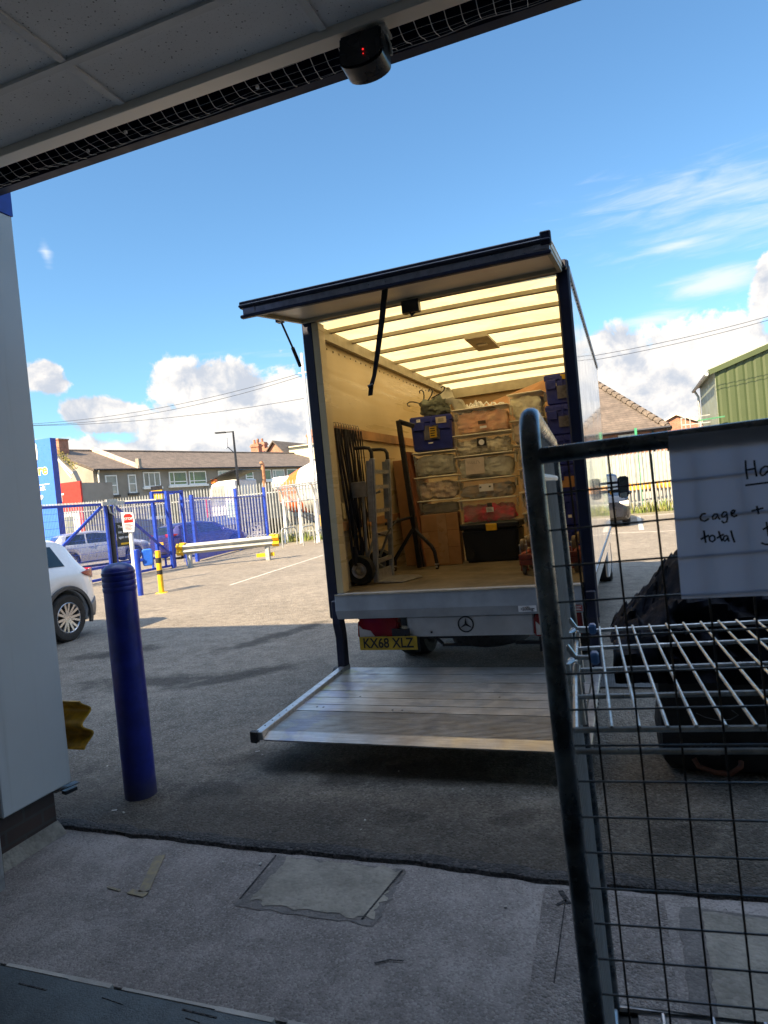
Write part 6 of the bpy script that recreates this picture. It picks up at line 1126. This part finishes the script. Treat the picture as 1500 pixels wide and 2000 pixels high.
# brick houses behind the terrace
def house(label, x0, x1, y0, y1, ze, zr, wallm, roofm, axis='x', chim=None, name='brick_house', hip=0., over=.3):
    T = thing(name, label, 'house', ((x0+x1)/2, (y0+y1)/2, 0)); b = MB(); xm, ym = (x0+x1)/2, (y0+y1)/2
    if axis == 'x':
        b.add([(x0, y0, 0), (x1, y0, 0), (x1, y1, 0), (x0, y1, 0), (x0, y0, ze), (x1, y0, ze), (x1, y1, ze), (x0, y1, ze)]+([(x0, ym, zr-.05), (x1, ym, zr-.05)] if not hip else []), [(0, 1, 5, 4), (2, 3, 7, 6)]+([(1, 2, 6, 9, 5), (3, 0, 4, 8, 7)] if not hip else [(1, 2, 6, 5), (3, 0, 4, 7)])); b.build('wall', wallm, T)
        b = MB(); o = over; R0 = [(x0-o, y0-o, ze-.15), (x1+o, y0-o, ze-.15), (x1+o, y1+o, ze-.15), (x0-o, y1+o, ze-.15), (x0-o+hip, ym, zr), (x1+o-hip, ym, zr)]
        b.add(R0, [(0, 1, 5, 4), (2, 3, 4, 5), (1, 2, 5), (3, 0, 4), (0, 1, 2, 3)])
    else:
        b.add([(x0, y0, 0), (x1, y0, 0), (x1, y1, 0), (x0, y1, 0), (x0, y0, ze), (x1, y0, ze), (x1, y1, ze), (x0, y1, ze), (xm, y0, zr-.05), (xm, y1, zr-.05)], [(0, 1, 5, 8, 4), (2, 3, 7, 9, 6), (1, 2, 6, 5), (3, 0, 4, 7)]); b.build('wall', wallm, T)
        b = MB(); o = over
        for s in (0, 1):
            xe = (x0-o) if s == 0 else (x1+o); zz = ze-.1
            b.add([(xe, y0-o, zz), (xm, y0-o, zr), (xm, y1+o, zr), (xe, y1+o, zz), (xe, y0-o, zz+.16), (xm, y0-o, zr+.16), (xm, y1+o, zr+.16), (xe, y1+o, zz+.16)], [(0, 1, 2, 3), (4, 5, 6, 7), (0, 1, 5, 4), (3, 2, 6, 7), (0, 3, 7, 4), (1, 2, 6, 5)])
    rf_ = b.build('roof', roofm, T)
    if hip:
        b = MB(); b.tube([R0[1], R0[5]], .16, 6); b.tube([R0[0], R0[4]], .16, 6); b.tube([R0[4], R0[5]], .16, 6)
        for k in range(14): p = Vector(R0[1]).lerp(Vector(R0[5]), (k+.5)/14); b.cyl(p, p+(Vector(R0[5])-Vector(R0[1])).normalized()*.3, .21, 8)
        b.build('ridge_tiles', M_SLATE, rf_)
    for (cx, cy, w_, zc) in (chim or ()):
        b = MB(); b.box(cx-w_/2, cx+w_/2, cy-.4, cy+.4, ze, zc); b.box(cx-w_/2-.08, cx+w_/2+.08, cy-.48, cy+.48, zc-.35, zc-.15); b.cyl((cx-w_*.2, cy, zc), (cx-w_*.2, cy, zc+.5), .14, 8); b.cyl((cx+w_*.2, cy, zc), (cx+w_*.2, cy, zc+.45), .14, 8); b.build('chimney', M_BRICK, rf_)
    return T
YH = 66.; q0, q1, qt = at(512, 888, YH), at(558, 888, YH), at(543, 864, YH); c1 = at(482, 866, YH); c2_ = at(491, 863, YH+3)
house('red brick house with pointed gable behind the terrace roof', q0.x, q1.x+.3, YH, YH+9, qt.z-1.9, qt.z+.1, M_BRICK, M_SLATE, 'y', ((c1.x, YH+2, 1.0, c1.z), ))
house('low red roofed house joined left of the pointed gable', at(478, 888, YH).x, q0.x-.4, YH+2, YH+8, at(490, 885, YH).z, at(490, 869, YH).z, M_BRICK, mat('red_roof_tile', (.34, .13, .07), .85, var=.15), 'x', ((c2_.x, YH+5, 1.5, c2_.z),))
q0, q1 = at(565, 886, YH), at(606, 886, YH); c1 = at(600, 846, YH)
house('white walled house with brick chimney beside the utility pole', q0.x, q1.x+2, YH, YH+8, at(580, 870, YH).z, at(580, 866, YH).z, mat('cream_wall', (.62, .58, .45), .9), M_SLATE, 'x', ((c1.x, YH+1, .8, c1.z),))
# right side: hipped house, brick gable, green shed
YB = 38.; ap = at(1166, 750, YB+4.5); er = at(1308, 829, YB)
T = house('brick house with brown hipped tile roof right of the truck', er.x-9.2, er.x-.3, YB+.3, YB+8.7, er.z-.05, ap.z, M_BRICK, M_SLATE2, 'x', None, hip=er.x-ap.x)
b = MB(); q0, q1 = at(1207, 850, YB), at(1240, 857, YB); b.box(q0.x, q1.x, YB+.2, YB+.28, q1.z, q0.z); b.build('lintel', M_WHITE, T)
b = MB(); b.tube([(er.x-9.4, YB-.05, er.z-.12), (er.x+.02, YB-.05, er.z-.12)], .08, 6); q0 = at(1275, 845, YB); b.cyl((q0.x, YB+.2, 0), (q0.x, YB+.2, er.z-.1), .06, 8); b.build('gutter', M_BLACKP, T)
YG = 55.; q0, q1, qt = at(1298, 832, YG), at(1378, 838, YG), at(1320, 811, YG)
xw = qt.x-q0.x; house('orange brick gable house with pale verge behind the hipped roof', qt.x-3.4, qt.x+3.4, YG, YG+8, qt.z-1.55, qt.z, M_BRICK, mat('pale_verge', (.6, .55, .48), .8), 'y', None, over=.2)
M_GREEN, nt, bs, v = base_nt('green_cladding'); s = N(nt, 'ShaderNodeSeparateXYZ'); nt.links.new(v, s.inputs[0])
c = mixc(nt, mapr(nt, noise(nt, v, .8, 6), .3, .7), (.046, .066, .022), (.038, .056, .018)); nt.links.new(c, bs.inputs['Base Color']); bs.inputs['Roughness'].default_value = .5
YS = 33.; cr = at(1396, 722, YS); rk = at(1500, 676, YS); sl = (rk.z-cr.z)/(rk.x-cr.x); WS = 17.
T = thing('green_shed', 'large green ribbed metal shed with sloping roof on the right', 'shed', (cr.x+WS/2, YS+6, 0)); b = MB()
def rib(u): return .03 if (u % .36) < .06 else 0
n = 190
top = [(cr.x+WS*i/n, cr.z+sl*min(WS*i/n, WS-WS*i/n)) for i in range(n+1)]
vs = [(x, YS+rib(x), 0) for x, z in top]+[(x, YS+rib(x), z) for x, z in top]; b.add(vs, [(i, i+1, n+2+i, n+1+i) for i in range(n)]); b.build('front_wall', M_GREEN, T)
for xa_, xb_ in ((cr.x-.02, cr.x+.1), (cr.x+WS-.1, cr.x+WS)): b = MB(); b.box(xa_, xb_, YS+.05, YS+6.5, 0, cr.z); b.build('side_wall', mat('shed_side_sheet', (.2, .23, .18), .45, var=.08, vs=.7), T)
b = MB()
for s_ in (0, 1):
    xa = cr.x-.25 if s_ == 0 else cr.x+WS+.25; xm = cr.x+WS/2; za = cr.z-.25*sl; zm = cr.z+sl*WS/2
    b.hexa([(xa, YS-.12, za), (xm, YS-.12, zm), (xa, YS+6.6, za), (xm, YS+6.6, zm), (xa, YS-.12, za+.14), (xm, YS-.12, zm+.14), (xa, YS+6.6, za+.14), (xm, YS+6.6, zm+.14)])
rf_ = b.build('roof', mat('shed_roof_grey', (.34, .36, .33), .5), T)
b = MB(); b.bar((cr.x-.25, YS-.13, cr.z-.1), (cr.x+WS/2, YS-.13, cr.z+sl*WS/2-.03), .03, .22, up=(0, 0, 1)); b.build('verge_trim', M_GREEN, rf_)
b = MB(); b.tube([(cr.x-.35, YS-.1, cr.z-.16), (cr.x-.35, YS+6.5, cr.z-.16)], .09, 6); b.tube([(cr.x-.3, YS+6.2, cr.z-.2), (cr.x-.15, YS+6.2, cr.z-.5), (cr.x-.1, YS+6.2, 0)], .06, 8); b.build('gutter', M_GALV, T)
b = MB(); b.bar((cr.x-.9, YS-.3, 3.75), (cr.x+.2, YS-.3, 3.8), .05, .06); b.build('wall_bracket', mat('bracket_green', (.05, .2, .1), .5), T)
T = thing('scaffold', 'thin galvanised scaffold rails between brick gable and green shed', 'scaffold', (2.6, 36, 0)); b = MB()
pts = [at(u, 835, 36).x for u in (1332, 1340, 1349, 1366)]
zt_ = at(1345, 815, 36).z
for x in pts: b.cyl((x, 36, 0), (x, 36, zt_+.1*(x % .3)), .03, 6)
for dzz in (.0, .35, .75): b.bar((pts[0], 36, zt_-dzz), (pts[-1]+.5, 36, zt_-dzz), .045, .045)
b.build('tube', M_GALV, T)
T = thing('site_cabin', 'pale long site cabin with orange stripe behind the right palisade', 'cabin', (2, 34, 0)); zc = at(1230, 888, 32.4).z; z0 = at(1230, 945, 32.4).z
b = MB(); b.box(-4.5, 3.6, 32.4, 34.5, z0, zc); 
for k in range(26): b.box(-4.4+.31*k, -4.33+.31*k, 32.36, 32.4, z0+.05, zc-.05)
b.build('body', mat('cabin_pale_green', (.36, .41, .36), .6, var=.06), T); b = MB(); z1_ = at(1230, 958, 32.4).z; b.box(-4.5, 3.6, 32.38, 34.4, z1_, z0-.003); b.build('orange_stripe', mat('orange_stripe', (.78, .33, .03), .5), T)
b = MB(); b.box(-4.4, 3.5, 32.5, 34.3, 0, z1_-.003); b.build('skirt', M_CONC, T)
b = MB(); q = at(1241, 836, 31.2); b.box(q.x-.05, q.x+.05, 31.15, 31.25, 0, q.z); tag(b.build('fence_post', mat('post_green', (.03, .25, .12), .5)), 'thin green post standing up behind the right palisade fence', 'post')
# weeds along the fences
b = MB(); r = random.Random(6)
def tuft(x, y, h_, n_):
    for k in range(n_):
        a = r.uniform(0, 6.3); px, py = x+r.uniform(-.12, .12), y+r.uniform(-.1, .1); hh = h_*r.uniform(.4, 1); l = .35*hh; w_ = .012
        p0 = Vector((px, py, 0)); p1 = p0+Vector((math.cos(a)*l*.4, math.sin(a)*l*.4, hh*.7)); p2 = p0+Vector((math.cos(a)*l, math.sin(a)*l, hh)); sd_ = Vector((-math.sin(a), math.cos(a), 0))*w_
        b.add([p0-sd_, p0+sd_, p1+sd_*1.6, p1-sd_*1.6, p2], [(0, 1, 2, 3), (3, 2, 4)])
for k in range(330): x = r.uniform(-16.5, -8) if k % 2 else r.uniform(-3.5, 8); y = (26.6+(x+29)*.129 if x < -3.4 else 30.2+(x+3.3)*.07)-r.uniform(.05, .8)**1.3; tuft(x, y, r.choice((.15, .25, .35, .6)), 12)
tag(b.build('weeds', mat('weed_green', (.1, .17, .03), .8, col2=(.2, .19, .06), vs=2)), 'green and straw weeds growing along the foot of the palisade fences', 'weeds', kind='stuff')
b = MB(); b.hexa([(-17, 26.9, -.01), (16, 29.9, -.01), (-17, 29.3, -.01), (16, 32.4, -.01), (-17, 26.95, .012), (16, 29.95, .012), (-17, 29.3, .03), (16, 32.4, .03)]); struct('verge', b, M_SOIL)
